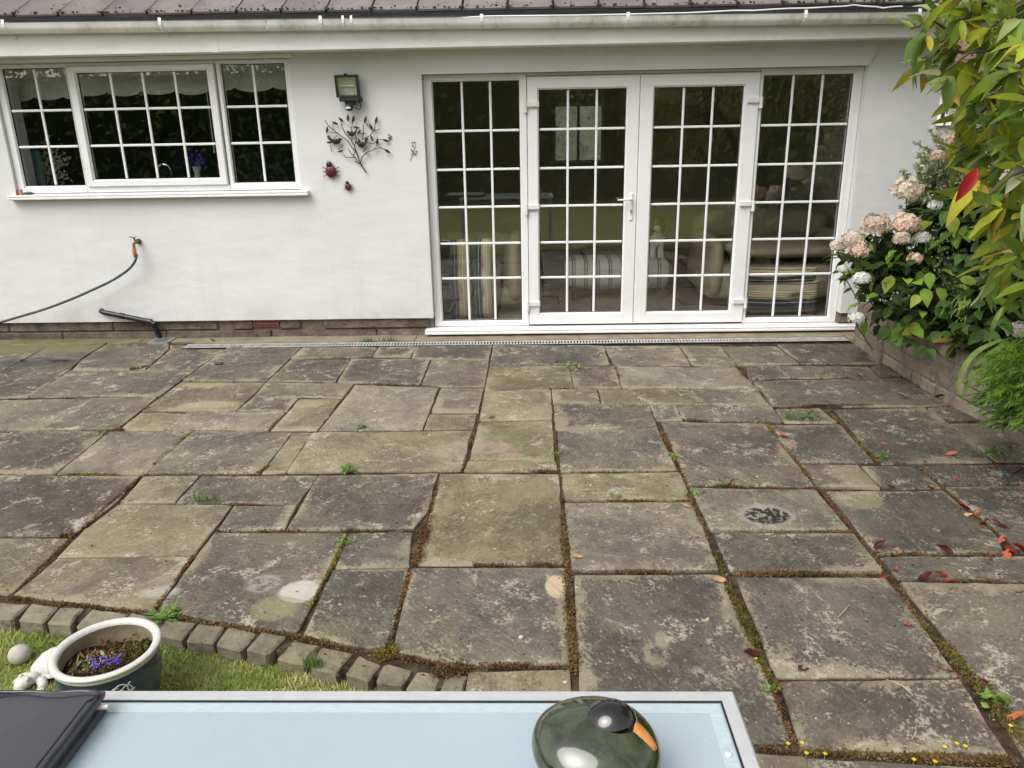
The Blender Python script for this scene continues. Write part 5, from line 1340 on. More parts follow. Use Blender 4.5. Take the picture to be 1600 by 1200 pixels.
while cnt < 290:
    c_, r_ = R.choice(E_); d = rv().normalized()
    if d.y > .35 or d.z < -.75: continue
    q = Vector((c_[0]+d.x*r_[0]*R.uniform(.8, 1.05), c_[1]+d.y*r_[1]*R.uniform(.8, 1.05), c_[2]+d.z*r_[2]*R.uniform(.8, 1.05)))
    if q.z < .22 or (q.x < 2.72 and q.z < .30 and q.y < 4.9): continue
    dr = Vector((d.x, d.y, -.25)) + rv(.45); nn = UP*.8+d*.7+rv(.25)
    o = link('leaf', R.choice(HLM), hy, Matrix.Translation(-hy.location) @ orient(q, dr, nn, R.uniform(.75, 1.25))); k_ = R.uniform(.7, 1.3); o.color = (*[x*k_*2 for x in R.choice(hpal)], 1); cnt += 1
b = MB()
for i in range(1900):
    c_, r_ = R.choice(E_); d = rv().normalized()*R.uniform(.3, .92); q = Vector((c_[0]+d.x*r_[0], c_[1]+d.y*r_[1], c_[2]+d.z*r_[2]))
    if q.z < .2 or q.x < 2.2: continue
    add_leaf_to(b, q, Vector((d.x, d.y, -.3))+rv(.5), UP+d+rv(.3), R.uniform(.07, .12), .03)
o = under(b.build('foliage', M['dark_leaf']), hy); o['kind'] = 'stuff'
b = MB()
for i in range(26):
    c_, r_ = R.choice(E_); d = rv().normalized(); q = Vector((c_[0]+d.x*r_[0]*.8, c_[1]+d.y*r_[1]*.8, c_[2]+abs(d.z)*r_[2]*.7)); s0 = Vector((2.95+R.gauss(0, .1), 5.2+R.gauss(0, .25), .29))
    b.tube([s0, s0.lerp(q, .5)+Vector((0, 0, .05)), q], [.006, .005, .004], 5)
HD = [(1417, 297, 23, 'c', 5.45), (1368, 350, 22, 'p', 5.2), (1417, 349, 21, 'p', 5.2), (1330, 373, 18, 'c', 5.15), (1309, 384, 13, 'c', 5.2), (1342, 390, 18, 'p', 5.1), (1409, 373, 14, 'c', 5.15), (1441, 372, 13, 'w', 5.2), (1463, 321, 12, 'w', 5.35), (1430, 404, 12, 'p', 5.1), (1346, 435, 14, 'w', 5.0), (1338, 496, 13, 'w', 4.95), (1391, 345, 11, 'w', 5.3), (1490, 218, 13, 'p', 5.5), (1466, 243, 11, 'p', 5.5), (1316, 420, 9, 'w', 5.2), (1590, 515, 16, 'c', 4.3), (1556, 356, 10, 'p', 5.2), (1500, 338, 9, 'c', 5.5), (1470, 352, 8, 'w', 5.4)]
MF = {'w': M['fl_white'], 'c': M['fl_cream'], 'p': M['fl_peach']}
for (px, py, rp, t, Y) in HD:
    q = W(px, py, Y); r_ = rp/FPX*(q-CC).length*.80; bb = MB(); N = 46
    for i in range(N):
        z = 1-1.75*(i+.5)/N; a = i*2.39996; s_ = sqrt(max(0, 1-z*z)); lob = 1+.16*sin(3*a*.37+px)+.12*sin(z*7+py); d = Vector((s_*cos(a)*1.08, s_*sin(a), z*.72))*lob; c0 = q+d*r_*R.uniform(.80, 1.0); dn = d.normalized(); e1 = dn.orthogonal().normalized(); e2 = dn.cross(e1); ph = R.uniform(0, 6)
        for k in range(4):
            w = ph+k*pi/2; u = e1*cos(w)+e2*sin(w); v = dn.cross(u); L = r_*.36
            mi = 0 if R.random() < .72 else 1
            bb.add([c0, c0+u*L*.6+v*L*.42+dn*L*.16, c0+u*L+dn*L*R.uniform(-.1, .25), c0+u*L*.6-v*L*.42+dn*L*.16], [(0, 1, 2, 3)], mi)
    alt = {'w': M['fl_white'], 'c': M['fl_peach'] if R.random() < .4 else M['fl_white'], 'p': M['fl_cream']}[t]
    o = bb.build('flower_head', [MF[t], alt]); under(o, hy); b.tube([q-UP*r_*.2, q-UP*r_*1.6+Vector((.03, .03, 0)), q+Vector((.18, .1, -.25))], [.004, .004, .004], 5)
under(b.build('stem', M['twig']), hy)

# ------------------------------------------------------------------ variegated shrub behind the hydrangea
vg = thing('variegated_shrub', 'pale grey-green variegated shrub with tiny leaves against the wall corner', 'shrub', (3.15, 5.8, .3))
VE = [((2.80, 5.70, 1.28), (.22, .25, .24)), ((2.95, 5.65, 1.50), (.26, .3, .26)), ((3.18, 5.5, 1.70), (.30, .3, .24)), ((2.95, 5.8, 1.05), (.25, .2, .25))]
b = MB(); bs = MB()
for i in range(230):
    c_, r_ = R.choice(VE); d = rv().normalized(); tip_ = Vector((c_[0]+d.x*r_[0]*R.uniform(.7, 1.12), c_[1]+d.y*r_[1]*R.uniform(.6, 1), c_[2]+d.z*r_[2]*R.uniform(.7, 1.1))); q0 = Vector(c_)+Vector((0, 0, -.1)); bs.tube([q0.lerp(tip_, .25), q0.lerp(tip_, .7)+UP*.01, tip_], [.0022, .0017, .001], 4)
    for k in range(60):
        u = R.uniform(.35, 1); q = q0.lerp(tip_, u); add_leaf_to(b, q, (tip_-q0).normalized()*.6+rv(.7), rv()+UP, R.uniform(.022, .04), R.uniform(.006, .0095), 0 if R.random() < .5 else 1, .15, .1, 3)
under(b.build('foliage', [M['var_leaf'], M['var_leaf2']]), vg); bs.tube([(3.15, 5.8, .28), (3.12, 5.78, .7), (3.1, 5.76, 1.3)], [.02, .016, .008], 6); under(bs.build('stem', M['twig']), vg)
# ------------------------------------------------------------------ dark shrub mass behind
ds = thing('dark_shrub', 'dark green broad-leaved shrub in the shade behind the hydrangea', 'shrub', (3.3, 4.4, .3))
DE = [((3.15, 4.55, .85), (.40, .5, .55)), ((3.55, 4.9, 1.2), (.5, .6, .7)), ((3.25, 4.0, .7), (.35, .5, .4)), ((3.7, 4.2, 1.3), (.5, .7, .8)), ((3.8, 5.6, 1.2), (.5, .6, .9))]
b = MB()
for i in range(2600):
    c_, r_ = R.choice(DE); d = rv().normalized()*R.uniform(.55, 1.03); q = Vector((c_[0]+d.x*r_[0], c_[1]+d.y*r_[1], c_[2]+d.z*r_[2]))
    if q.z < .25 or q.x < 2.7: continue
    add_leaf_to(b, q, Vector((d.x, d.y, -.3))+rv(.5), UP+d+rv(.3), R.uniform(.08, .14), .035)
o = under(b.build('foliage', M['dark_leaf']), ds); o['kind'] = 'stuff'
for (px, py, Y) in ((1502, 398, 4.6), (1555, 395, 4.3), (1572, 410, 4.3), (1510, 415, 4.6), (1538, 470, 4.2), (1575, 440, 4.2), (1548, 520, 4.1), (1500, 505, 4.5), (1530, 400, 4.4), (1480, 470, 4.6), (1590, 470, 4.2), (1560, 500, 4.2), (1470, 520, 4.6), (1450, 545, 4.6), (1420, 530, 4.8)):
    q = W(px, py, Y)
    for k in range(5):
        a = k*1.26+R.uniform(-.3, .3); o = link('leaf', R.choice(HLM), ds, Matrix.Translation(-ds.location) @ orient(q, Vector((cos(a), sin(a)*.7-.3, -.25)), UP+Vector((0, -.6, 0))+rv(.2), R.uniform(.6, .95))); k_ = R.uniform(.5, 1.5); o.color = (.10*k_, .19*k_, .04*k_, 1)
b = MB()
for i in range(8): b.tube([(3.3+R.gauss(0, .15), 4.4+R.gauss(0, .3), .28), (3.3+R.gauss(0, .2), 4.4+R.gauss(0, .3), .9)], [.012, .006], 6)
under(b.build('stem', M['twig']), ds)
# wispy seeded plant in front of the hydrangea
ws = thing('wispy_plant', 'airy light green plant with tiny seed heads rising through the hydrangea', 'plant', (2.75, 4.9, .3))
b = MB(); bs = MB()
for i in range(22):
    tip_ = W(R.uniform(1445, 1505), R.uniform(335, 470), 4.85+R.uniform(-.1, .15)); q0 = Vector((2.8, 4.95, .32)); bs.tube([q0, q0.lerp(tip_, .55)+Vector((0, -.03, .06)), tip_], [.003, .002, .001], 4)
    for k in range(22): q = q0.lerp(tip_, R.uniform(.6, 1.0))+rv(.022); add_leaf_to(b, q, rv()+UP*.5, rv(), R.uniform(.010, .02), R.uniform(.004, .007), 0, .1, .1, 3)
for i in range(60):
    q = W(R.uniform(1480, 1540), R.uniform(455, 535), 4.6); add_leaf_to(b, q, Vector((R.uniform(-1, 1), -.5, R.uniform(-.6, .3))), UP, R.uniform(.06, .10), .005, 0, .1, .5, 4)
under(b.build('foliage', M['wisp']), ws); under(bs.build('stem', M['twig']), ws)
# strap-leaved plant
sp_ = thing('strap_leaf_plant', 'two long arching strap leaves hanging over the bed wall', 'plant', (2.75, 4.0, .34))
for pts in (((1568, 530, 3.95, 1), (1530, 548, 3.9, 1), (1508, 572, 3.86, .8), (1498, 600, 3.84, .5), (1496, 615, 3.84, .1)), ((1580, 535, 3.9, 1), (1545, 555, 3.85, 1), (1522, 580, 3.8, .9), (1508, 610, 3.8, .6), (1503, 628, 3.8, .1)), ((1600, 500, 3.9, .8), (1575, 480, 3.85, .8), (1556, 500, 3.8, .7), (1545, 540, 3.8, .1))):
    C_ = [W(x, y, Y) for x, y, Y, _ in pts]; wd_ = [w for *_, w in pts]; vs_ = []; n = 20
    for k in range(n+1):
        u = k/n*(len(C_)-1); i = min(int(u), len(C_)-2); t = u-i
        pa, pb_, pc_, pd = C_[max(i-1, 0)], C_[i], C_[i+1], C_[min(i+2, len(C_)-1)]
        q = .5*((2*pb_)+(pc_-pa)*t+(2*pa-5*pb_+4*pc_-pd)*t*t+(3*pb_-pa-3*pc_+pd)*t**3); w = (wd_[i]*(1-t)+wd_[i+1]*t)*.017
        vs_ += [q+Vector((-w*.85, w*.5, .25*w)), q-UP*w*.15, q+Vector((w*.85, -w*.5, .25*w))]
    fs = []
    for k in range(n): a = k*3; fs += [(a, a+1, a+4, a+3), (a+1, a+2, a+5, a+4)]
    under(MB().add(vs_, fs).build('leaf', M['strap'], None, True), sp_)
# bright feathery mound
fm = thing('feathery_shrub', 'bright green feathery mound of fine needles spilling over the wall at right edge', 'shrub', (2.8, 3.55, .3))
b = MB(); fcn = Vector((2.56, 3.50, .44))
for i in range(760):
    d = Vector((R.gauss(-.3, .8), R.gauss(-.25, .8), R.uniform(-.5, 1))).normalized(); q = fcn + Vector((d.x*.33, d.y*.40, d.z*.28))*R.uniform(.55, 1.0)
    if q.x > 3.0 or q.z < .16: continue
    dr = Vector((d.x-.55, d.y*.6-.15, .55+.1*d.z)).normalized(); L = R.uniform(.09, .15); mi = 0 if d.z > -.15 or R.random() < .4 else 1
    for k in range(12):
        u = k/12; st = q+dr*L*u-UP*L*.45*u*u; tg = (dr-UP*.9*u).normalized()
        for j in range(3):
            nd = (tg*1.1+rv(.45)).normalized(); ln_ = R.uniform(.028, .05)*(1.1-.4*u); s_ = nd.cross(UP); s_ = s_.normalized()*R.uniform(.0022, .0038)
            b.add([st-s_, st+s_, st+nd*ln_*.6+s_*.7, st+nd*ln_, st+nd*ln_*.6-s_*.7], [(0, 1, 2, 3, 4)], mi)
under(b.build('foliage', [M['feather'], M['feather2']]), fm)
b = MB()
for i in range(10): b.tube([(2.8, 3.5, .28), fcn+Vector((R.gauss(0, .15), R.gauss(0, .15), R.uniform(-.1, .1)))], [.01, .005], 5)
under(b.build('stem', M['twig']), fm)

# ================================================================== WEEDS, MOSS AND FALLEN LEAVES ON THE PATIO
def weed(px, py, kind, size, label, name='weed'):
    q = G(px, py); b = MB()
    if kind == 'rosette':
        for k in range(22):
            a = R.uniform(0, 6.28); d = Vector((cos(a), sin(a), R.uniform(.1, .6))); L = size*R.uniform(.5, 1); 
            for j in range(4):
                u = j/4; add_leaf_to(b, q+d*L*u*.8+UP*.004, d+rv(.45), UP+rv(.2), L*.32, L*.07, 0, .2, .3, 3)
            add_leaf_to(b, q+UP*.004, d, UP, L, L*.10, 0, .2, .3, 4)
    elif kind == 'grass':
        for k in range(70):
            a = R.uniform(0, 6.28); o_ = Vector((R.gauss(0, size*.8), R.gauss(0, .006), 0)); d = Vector((cos(a)*.5, sin(a)*.5, 1)); add_leaf_to(b, q+o_, d, Vector((cos(a), sin(a), 0)), R.uniform(.025, .06), .0018, 0, .1, .3, 4)
    elif kind == 'broad':
        for k in range(9):
            a = k*.7+R.uniform(-.2, .2); d = Vector((cos(a), sin(a), .35)); add_leaf_to(b, q+UP*.01, d, UP, size*R.uniform(.7, 1.1), size*.24, 0, .3, .45, 5)
    else:
        for k in range(26):
            o_ = Vector((R.gauss(0, size*.4), R.gauss(0, size*.25), R.uniform(0, size*.7))); add_leaf_to(b, q+o_, rv()+UP*.4, UP+rv(.4), size*.35, size*.11, 0, .2, .2, 3)
        b.tube([q, q+UP*size*.7], .0016, 4)
    tag(b.build(name, M['weed']), label, 'weed')
weed(545, 737, 'rosette', .085, 'largest bright green dandelion-like rosette in the joint left of centre'); weed(564, 668, 'rosette', .05, 'small green rosette weed just above the largest rosette')
weed(322, 784, 'grass', .05, 'low tuft of grass in the joint on the left half of the patio'); weed(1052, 715, 'rosette', .045, 'spiky green weed in the mossy joint beside the large dark slab'); weed(893, 578, 'sprig', .085, 'upright leafy weed next to the lone red leaf near the drain')
weed(1086, 774, 'sprig', .06, 'feathery green weed at the corner of the slab with the round black stain'); weed(1232, 655, 'grass', .035, 'narrow-leaved weed in the joint on the right of the patio'); weed(1262, 655, 'sprig', .075, 'clover-like weed right of the narrow-leaved weed')
weed(873, 712, 'sprig', .045, 'single round-leaved seedling in the centre joint'); weed(536, 850, 'sprig', .05, 'small green weed in the joint beside the stained slab'); weed(258, 966, 'rosette', .085, 'broad toothed leaf weed beside the glazed pot on the edging'); weed(575, 535, 'grass', .03, 'sprig of grass sprouting from the drain left of the doors'); weed(602, 534, 'grass', .07, 'longer patch of grass growing over the drain grating')
weed(1376, 716, 'sprig', .06, 'yellow-green weed in the joint beside the orange fallen leaf'); weed(768, 653, 'rosette', .03, 'tiny weed in the joint in the middle of the patio'); weed(1128, 757, 'sprig', .035, 'tiny weed next to the orange leaf in the joint'); weed(962, 781, 'sprig', .05, 'pale thin weed in the joint below the centre slab'); weed(866, 645, 'sprig', .035, 'tiny weed in the narrow central joint'); weed(1204, 1082, 'sprig', .04, 'small green weed in the joint near the table corner'); weed(1552, 1105, 'sprig', .07, 'green clover patch in the wide mossy joint at lower right'); weed(160, 679, 'sprig', .05, 'yellowish weed in the joint on the far left'); weed(490, 1043, 'grass', .02, 'blade of bright grass between two edging setts'); weed(1555, 717, 'sprig', .09, 'bushy weed at the foot of the bed wall at right')
MS = [('r', .045, 420, [(672, 802), (650, 878)]), ('b', .018, 260, [(640, 895), (607, 1010)]), ('y', .05, 240, [(596, 1024), (612, 1018)]), ('r', .02, 380, [(616, 1024), (690, 1040), (890, 1042)]), ('b', .05, 420, [(690, 1050), (722, 1046)]),
 ('b', .032, 900, [(879, 800), (885, 880), (890, 960), (898, 1050)]), ('r', .014, 260, [(740, 884), (880, 882)]), ('b', .012, 190, [(930, 893), (1120, 893)]), ('r', .016, 360, [(1033, 670), (1062, 735), (1075, 760)]), ('b', .018, 360, [(1078, 775), (1110, 850)]), ('g', .032, 900, [(1116, 860), (1132, 905), (1160, 965), (1180, 1005)]), ('g', .022, 420, [(1182, 1020), (1202, 1060), (1215, 1075)]), ('r', .016, 220, [(1210, 1085), (1238, 1160)]),
 ('r', .009, 260, [(885, 783), (1075, 783)]), ('r', .010, 300, [(1078, 760), (1275, 763)]), ('b', .012, 260, [(1114, 831), (1330, 832)]), ('b', .016, 480, [(1140, 896), (1384, 897)]), ('b', .012, 420, [(1206, 672), (1280, 764)]), ('r', .014, 380, [(1282, 766), (1336, 832), (1380, 888)]), ('b', .02, 300, [(1390, 905), (1440, 975)]), ('g', .036, 1000, [(1440, 975), (1480, 1015), (1520, 1062), (1572, 1122), (1604, 1172)]),
 ('r', .016, 330, [(1212, 636), (1290, 634), (1372, 633)]), ('y', .014, 240, [(1292, 640), (1340, 690), (1372, 722)]), ('b', .012, 300, [(1434, 728), (1500, 786), (1558, 835)]), ('b', .009, 200, [(1372, 866), (1564, 866)]), ('b', .007, 160, [(1400, 906), (1620, 910)]), ('b', .028, 700, [(1190, 1168), (1252, 1174), (1380, 1183), (1575, 1190)]), ('g', .014, 200, [(1260, 1176), (1560, 1188)]),
 ('y', .008, 220, [(0, 742), (225, 741)]), ('r', .011, 480, [(222, 744), (112, 839), (20, 930)]), ('b', .014, 420, [(14, 934), (140, 948), (240, 958)]), ('b', .016, 560, [(242, 959), (350, 977), (460, 995), (572, 1018)]), ('y', .010, 260, [(463, 988), (545, 836)]), ('r', .009, 160, [(301, 871), (242, 952)]), ('y', .013, 170, [(298, 678), (264, 702)]), ('y', .010, 90, [(262, 704), (240, 726)]), ('b', .03, 170, [(160, 676), (190, 672)]), ('y', .016, 70, [(224, 641), (232, 637)]), ('b', .010, 110, [(424, 669), (444, 642)]), ('b', .03, 130, [(206, 577), (230, 573)]), ('b', .010, 120, [(404, 739), (420, 727)]), ('r', .006, 90, [(360, 789), (432, 788)]), ('b', .005, 150, [(230, 742), (408, 741)]), ('r', .006, 120, [(800, 735), (872, 737)]), ('b', .005, 160, [(884, 739), (1058, 737)]),
 ('b', .018, 330, [(1476, 659), (1538, 659), (1590, 690)]), ('b', .012, 120, [(1372, 566), (1440, 604)]), ('b', .010, 120, [(1128, 543), (1164, 588)]), ('y', .010, 60, [(1150, 572), (1166, 576)]), ('g', .006, 90, [(1176, 598), (1222, 650)]), ('y', .016, 120, [(1200, 664), (1206, 674)]), ('r', .008, 90, [(962, 572), (971, 604)]), ('b', .006, 70, [(1064, 545), (1082, 571)]), ('r', .008, 60, [(934, 610), (938, 628)]), ('b', .006, 120, [(860, 608), (930, 607)]), ('r', .006, 100, [(1068, 657), (1110, 658)]), ('g', .008, 140, [(690, 742), (672, 798)]), ('b', .007, 200, [(866, 674), (874, 738)]), ('r', .010, 200, [(875, 742), (880, 782)]), ('b', .008, 140, [(722, 735), (738, 674)]), ('b', .006, 120, [(450, 829), (645, 828)]), ('g', .004, 120, [(342, 831), (440, 830)]), ('b', .016, 150, [(98, 838), (110, 836)]), ('b', .006, 100, [(1300, 590), (1400, 588)]), ('b', .005, 90, [(764, 571), (748, 658)])]
mats = {'b': 0, 'r': 1, 'g': 2, 'y': 3}; b = MB()
for (t, w, n, pl2) in MS:
    P = [G(x, y) for x, y in pl2]; Ls = [(P[i+1]-P[i]).length for i in range(len(P)-1)]; tot = sum(Ls)
    lump = [R.random()*tot for _ in range(max(2, int(tot/.12)))]
    for i in range(int(n*(4.6 if w > .015 else 3))):
        s_ = R.random()*tot
        if R.random() < .75: s_ = min(tot, max(0, R.choice(lump)+R.gauss(0, .04)))
        k = 0; 
        while k < len(Ls)-1 and s_ > Ls[k]: s_ -= Ls[k]; k += 1
        q = P[k].lerp(P[k+1], min(1, s_/Ls[k])) + Vector((R.gauss(0, w*.3), R.gauss(0, w*.3), 0)); q.z = R.uniform(-.010, .006)+w*.18*R.random()
        mi = mats[t] if R.random() < .68 else R.choice((0, 0, 1, 2, 3))
        L = R.uniform(.004, .012); leafquad(b, q, rv()+UP*.5, rv(), L, L*R.uniform(.22, .4), mi)
tag(b.build('moss', [M['moss_brown'], M['moss_red'], M['moss_green'], M['moss_yellow']]), 'dry brown, red and olive moss growing along the flagstone joints', 'moss', kind='stuff')
# crumbs of dirt and seed on the stones
b = MB()
for i in range(900):
    q = G(R.uniform(0, 1600), 540+R.random()**1.6*600); r_ = R.uniform(.0012, .0035); q.z = .003; b.ell(q, (r_*R.uniform(.8, 2), r_, r_*.6), 5, 3, R.randint(0, 2) if R.random() < .3 else 0)
tag(b.build('debris', [M['soil'], M['litter_tan'], M['moss_brown']]), 'scattered crumbs of dirt and seeds on the patio', 'debris', kind='stuff')
# fallen leaves
LT = {'P': M['litter_pink'], 'R': M['litter_red'], 'O': M['litter_orange'], 'T': M['litter_tan'], 'D': M['litter_dark']}
LMs = {k: [leaf_mesh('fallen_leaf', .085, .0165, m_, f_, c_, w_, .85, 7, .85) for f_, c_, w_ in ((.6, -.35, .2), (-.5, .45, .25), (1.3, -.5, .15), (.4, .6, .4))] for k, m_ in LT.items()}
LF = [(871, 566, 'R', 'lone red leaf beside the upright weed near the drain'), (1222, 680, 'P', 'pink fallen leaf lying right of the large dark slab'), (1385, 691, 'O', 'orange fallen leaf alone on the dark slab at right'), (1485, 710, 'P', 'crimson pink leaf at the lower edge of the right-hand slab'), (1446, 719, 'R', 'small red leaf left of the crimson leaf on the right-hand slab'), (1424, 655, 'T', 'curled tan leaf on the right-hand slab'), (1428, 642, 'P', 'pink leaf just above the curled tan leaf'), (1410, 621, 'T', 'tan leaf on the shaded slab beside the bed wall'), (1466, 622, 'D', 'dark curled leaf against the foot of the bed wall'), (1188, 587, 'O', 'orange leaf on the small slab near the drain'), (1284, 588, 'O', 'upturned orange leaf in the far right joint'), (1342, 587, 'T', 'curled tan leaf right of the upturned orange leaf'), (1160, 585, 'R', 'reddish leaf in the mossy joint near the drain'), (1180, 653, 'T', 'tan leaf on the narrow slab'), (1143, 757, 'O', 'orange leaf above the slab with the black stain'), (1074, 789, 'T', 'pale torn leaf with stalk at the slab corner'),
 (1482, 654, 'T', None), (1547, 697, 'O', None), (1577, 696, 'T', None), (1557, 728, 'R', None), (1592, 739, 'R', None), (1495, 750, 'P', None), (1594, 758, 'P', None), (1506, 796, 'R', None), (1511, 803, 'T', None), (1530, 804, 'O', None), (1540, 818, 'R', None), (1562, 822, 'P', None), (1557, 842, 'T', None), (1574, 840, 'R', None), (1565, 848, 'P', None), (1567, 858, 'P', None), (1582, 858, 'R', None), (1547, 872, 'R', None), (1573, 868, 'O', None), (1596, 862, 'R', None),
 (1370, 853, 'D', 'dark glossy leaf at the joint crossing with pink leaf under it'), (1366, 859, 'P', 'pink leaf tucked under the dark glossy leaf'), (1405, 857, 'T', 'peach coloured leaf right of the dark glossy leaf'), (1476, 861, 'D', 'dark leaf in the joint below the stained slab'), (1397, 890, 'P', 'pale pink leaf on the narrow slab at right'), (1445, 903, 'D', 'rolled dark brown leaf in the joint'), (1470, 899, 'R', 'red leaf piled on the rolled dark leaf'), (1480, 907, 'R', 'red leaf at the right end of the small leaf pile'), (1592, 921, 'P', 'pink leaf at the right edge of the picture'), (1100, 967, 'T', 'slim pale leaf on the large dark slab by the table'), (1173, 1028, 'D', 'dark leaf in the mossy joint by the table'), (1257, 1040, 'D', 'thin dark red leaf above the lower joint'), (1425, 975, 'P', 'pink leaf in the wide joint at lower right'), (1486, 1046, 'P', 'small pink leaf beside the wide mossy joint'), (1540, 1070, 'P', 'upright pink leaf in the wide mossy joint'), (1586, 1124, 'O', 'large orange-red leaf at the lower right edge'), (1123, 907, 'T', 'slim white leaf in the mossy joint right of the table slab'), (902, 871, 'T', 'slim tan leaf right of the central mossy joint'), (217, 574, 'T', 'tan leaf in the small heap on the far left slab'), (1034, 694, 'D', 'dark leaf in the joint left of the large dark slab'), (1392, 764, 'P', 'pale pink leaf in the joint under the small slab'), (1453, 765, 'R', 'pinkish red leaf in the joint further right'), (277, 541, 'O', 'orange leaf beside the gully'), (332, 533, 'R', 'red leaf on the drain grating at left'), (756, 519, 'P', 'pink leaf below the door threshold'), (1385, 897, 'R', 'red leaf lying lengthwise in the joint')]
DRIFT = {(1482, 654): 'tan leaf in the debris at the foot of the bed wall', (1547, 697): 'curled orange leaf on the corner slab below the bed wall', (1577, 696): 'tan leaf right of the curled orange leaf below the bed wall', (1557, 728): 'red leaf above the narrow slab near the right edge',
 (1592, 739): 'red leaf touching the right edge of the picture above the drift', (1495, 750): 'long pink leaf at the upper end of the narrow right-hand slab', (1594, 758): 'pink leaf at the right edge above the leaf drift', (1506, 796): 'red leaf at the top end of the leaf drift', (1511, 803): 'tan leaf just under the topmost red leaf of the drift', (1530, 804): 'orange leaf near the top of the drift',
 (1540, 818): 'dark red leaf in the upper middle of the drift', (1562, 822): 'long pink leaf lying right of the upper drift', (1557, 842): 'tan leaf in the middle of the drift', (1574, 840): 'red leaf right of the tan leaf in the drift', (1565, 848): 'pink leaf in the middle of the drift', (1567, 858): 'pink leaf under the other pink leaf in the drift', (1582, 858): 'red leaf on the right side of the lower drift', (1547, 872): 'red leaf at the lower left end of the drift', (1573, 868): 'orange leaf at the bottom of the drift', (1596, 862): 'red leaf where the drift meets the right edge of the picture'}
for (px, py, t, lab) in LF:
    q = G(px, py, .008); a = R.uniform(-.7, .7) + (pi if R.random() < .5 else 0); d = Vector((cos(a), sin(a), R.uniform(0, .12)))
    s_ = R.uniform(.45, .95)*(1.5 if px == 1586 else 1)*(.75 if py < 600 else 1); me = R.choice(LMs[t]); o = link('fallen_leaf', me, None, orient(q-d.normalized()*.04*s_, d, UP+rv(.45), s_))
    if lab: tag(o, lab, 'leaf')
    else: tag(o, DRIFT[(px, py)], 'leaf', 'leaf drift at the right edge of the patio')
# tiny yellow flowers at lower right
for i, (px, py) in enumerate(((1231, 1162), (1253, 1161), (1260, 1177), (1289, 1178), (1476, 1167), (1495, 1162), (1508, 1166), (1461, 1190), (1428, 1187), (1579, 1134), (1181, 1029))):
    q = G(px, py, .018); b = MB(); b.tube([q-UP*.02, q], .0008, 4)
    for k in range(5): a = 2*pi*k/5; leafquad(b, q, Vector((cos(a), sin(a), .3)), UP, .0075, .004)
    tag(b.build('yellow_flower', M['fl_yellow']), 'tiny yellow flower of the creeping weed in the joints at lower right', 'flower', 'tiny yellow flowers')
# twigs and a pebble
for (x0, y0, x1, y1, lab) in ((1310, 964, 1327, 945, 'short pale bent twig on the large slab at right'), (1385, 1062, 1426, 1086, 'thin straight straw across the lower right slab'), (1425, 1155, 1430, 1140, 'small forked straw on the lower right slab')):
    a, c_ = G(x0, y0, .006), G(x1, y1, .006); tag(MB().tube([a, a.lerp(c_, .5)+Vector((.006, 0, .008)), c_], [.0016, .002, .0012], 5).build('twig', simple('pale_straw', (.36,.30,.19), .8)), lab, 'twig')
q = G(814, 996, .008); tag(MB().ell(q, (.009, .007, .008), 10, 7).build('pebble', simple('pale_pebble', (.5,.46,.4), .8)), 'single pale pebble on the dark slab by the table', 'pebble')
q = G(342, 568, .012); tag(MB().bbox((q.x-.03, q.y-.018, 0.001), (q.x+.03, q.y+.018, .02), .005).build('stone_chip', M['felt']), 'small black chip lying on a slab near the drain', 'chip')

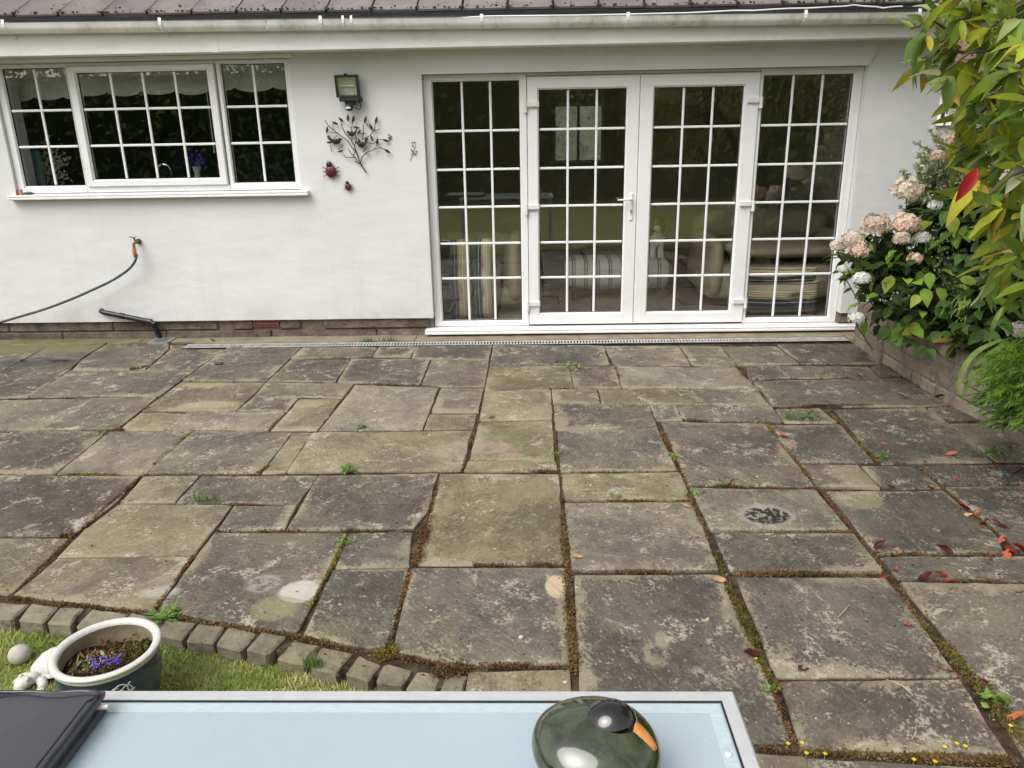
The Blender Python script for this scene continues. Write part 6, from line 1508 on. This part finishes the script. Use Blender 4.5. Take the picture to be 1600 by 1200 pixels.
# ================================================================== BEYOND: NEIGHBOUR, GARDEN BEHIND THE CAMERA
nb_ = thing('neighbour_house', 'distant house with arched window glimpsed past the wall corner at right', 'house', (11.5, 20, 0))
lil = simple('pale_lilac_render', (.42,.37,.40), .9); brn = simple('brown_brickwork', (.14,.07,.05), .9, .3, 10)
under(MB().box((9.0, 20, -.1), (15, 26, 2.55)).build('wall', lil), nb_)
b = MB(); b.add([(8.8, 19.7, 2.75), (15.2, 19.7, 2.75), (15.2, 23, 5), (8.8, 23, 5), (8.8, 26.3, 2.75), (15.2, 26.3, 2.75), (8.8, 19.7, 2.55), (15.2, 19.7, 2.55)], [(0, 1, 2, 3), (3, 2, 5, 4), (6, 7, 1, 0), (0, 3, 4)]); under(b.build('roof', brn), nb_)
q0, q1 = W(1466, 188, 19.97), W(1484, 148, 19.97); b = MB(); cx_, w_ = (q0.x+q1.x)/2, abs(q1.x-q0.x)/2; pts = [(cx_-w_, q0.z), (cx_+w_, q0.z)] + [(cx_+w_*cos(pi*k/10), q1.z-w_*.6+w_*.6*sin(pi*k/10)) for k in range(11)]
b.add([(x, 19.985, z) for x, z in pts], [tuple(range(len(pts)))]); under(b.build('window', M['seal']), nb_)
b = MB(); b.tube([(x, 19.98, z) for x, z in pts[1:]] + [(pts[0][0], 19.98, pts[0][1])], .05, 6); b.box((cx_-w_-.15, 19.9, q0.z-.12), (cx_+w_+.15, 19.99, q0.z-.02)); under(b.build('window_frame', M['upvc']), nb_)
def hedge(name, label, x0, x1, y0, y1, h, n, size, mats_, zb=-.1, core=None):
    t = thing(name, label, 'hedge', ((x0+x1)/2, (y0+y1)/2, zb)); b = MB()
    b.box((x0+.25, y0+.25, zb), (x1-.25, y1-.25, h-.35)); under(b.build('core', core or M['dark_leaf']), t); b = MB()
    for i in range(n):
        f_ = R.random(); q = Vector((R.uniform(x0, x1), R.choice((y0, y1))+R.gauss(0, .15), zb+R.uniform(0, h))) if f_ < .75 else Vector((R.uniform(x0, x1), R.uniform(y0, y1), h+R.gauss(-.05, .18)))
        q.y += .25*sin(q.x*1.7)+.2*sin(q.z*2.3+q.x)
        add_leaf_to(b, q, rv()-UP*.3, rv()+UP*.5, size*R.uniform(.6, 1.3), size*.3, 0 if R.random() < .6 + .35*sin(q.x*1.3+q.z) else 1, .2, .2, 3)
    o = under(b.build('foliage', mats_), t); o['kind'] = 'stuff'
hedge('garden_hedge', 'tall leafy hedge closing the garden, seen mirrored in the doors', -30, 20, -9.5, -7.8, 3.6, 22000, .2, [M['hedge_leaf'], M['hedge_yellow']])
M['pale_hedge'] = simple('grey_green_far_leaf', (.10,.115,.075), .9, .4, 3)
hedge('front_hedge', 'green hedge seen through the far window of the lounge', -8, 12, 20.0, 21.2, 3.2, 12000, .08, [M['pale_hedge'], M['pale_hedge']], core=M['pale_hedge'])
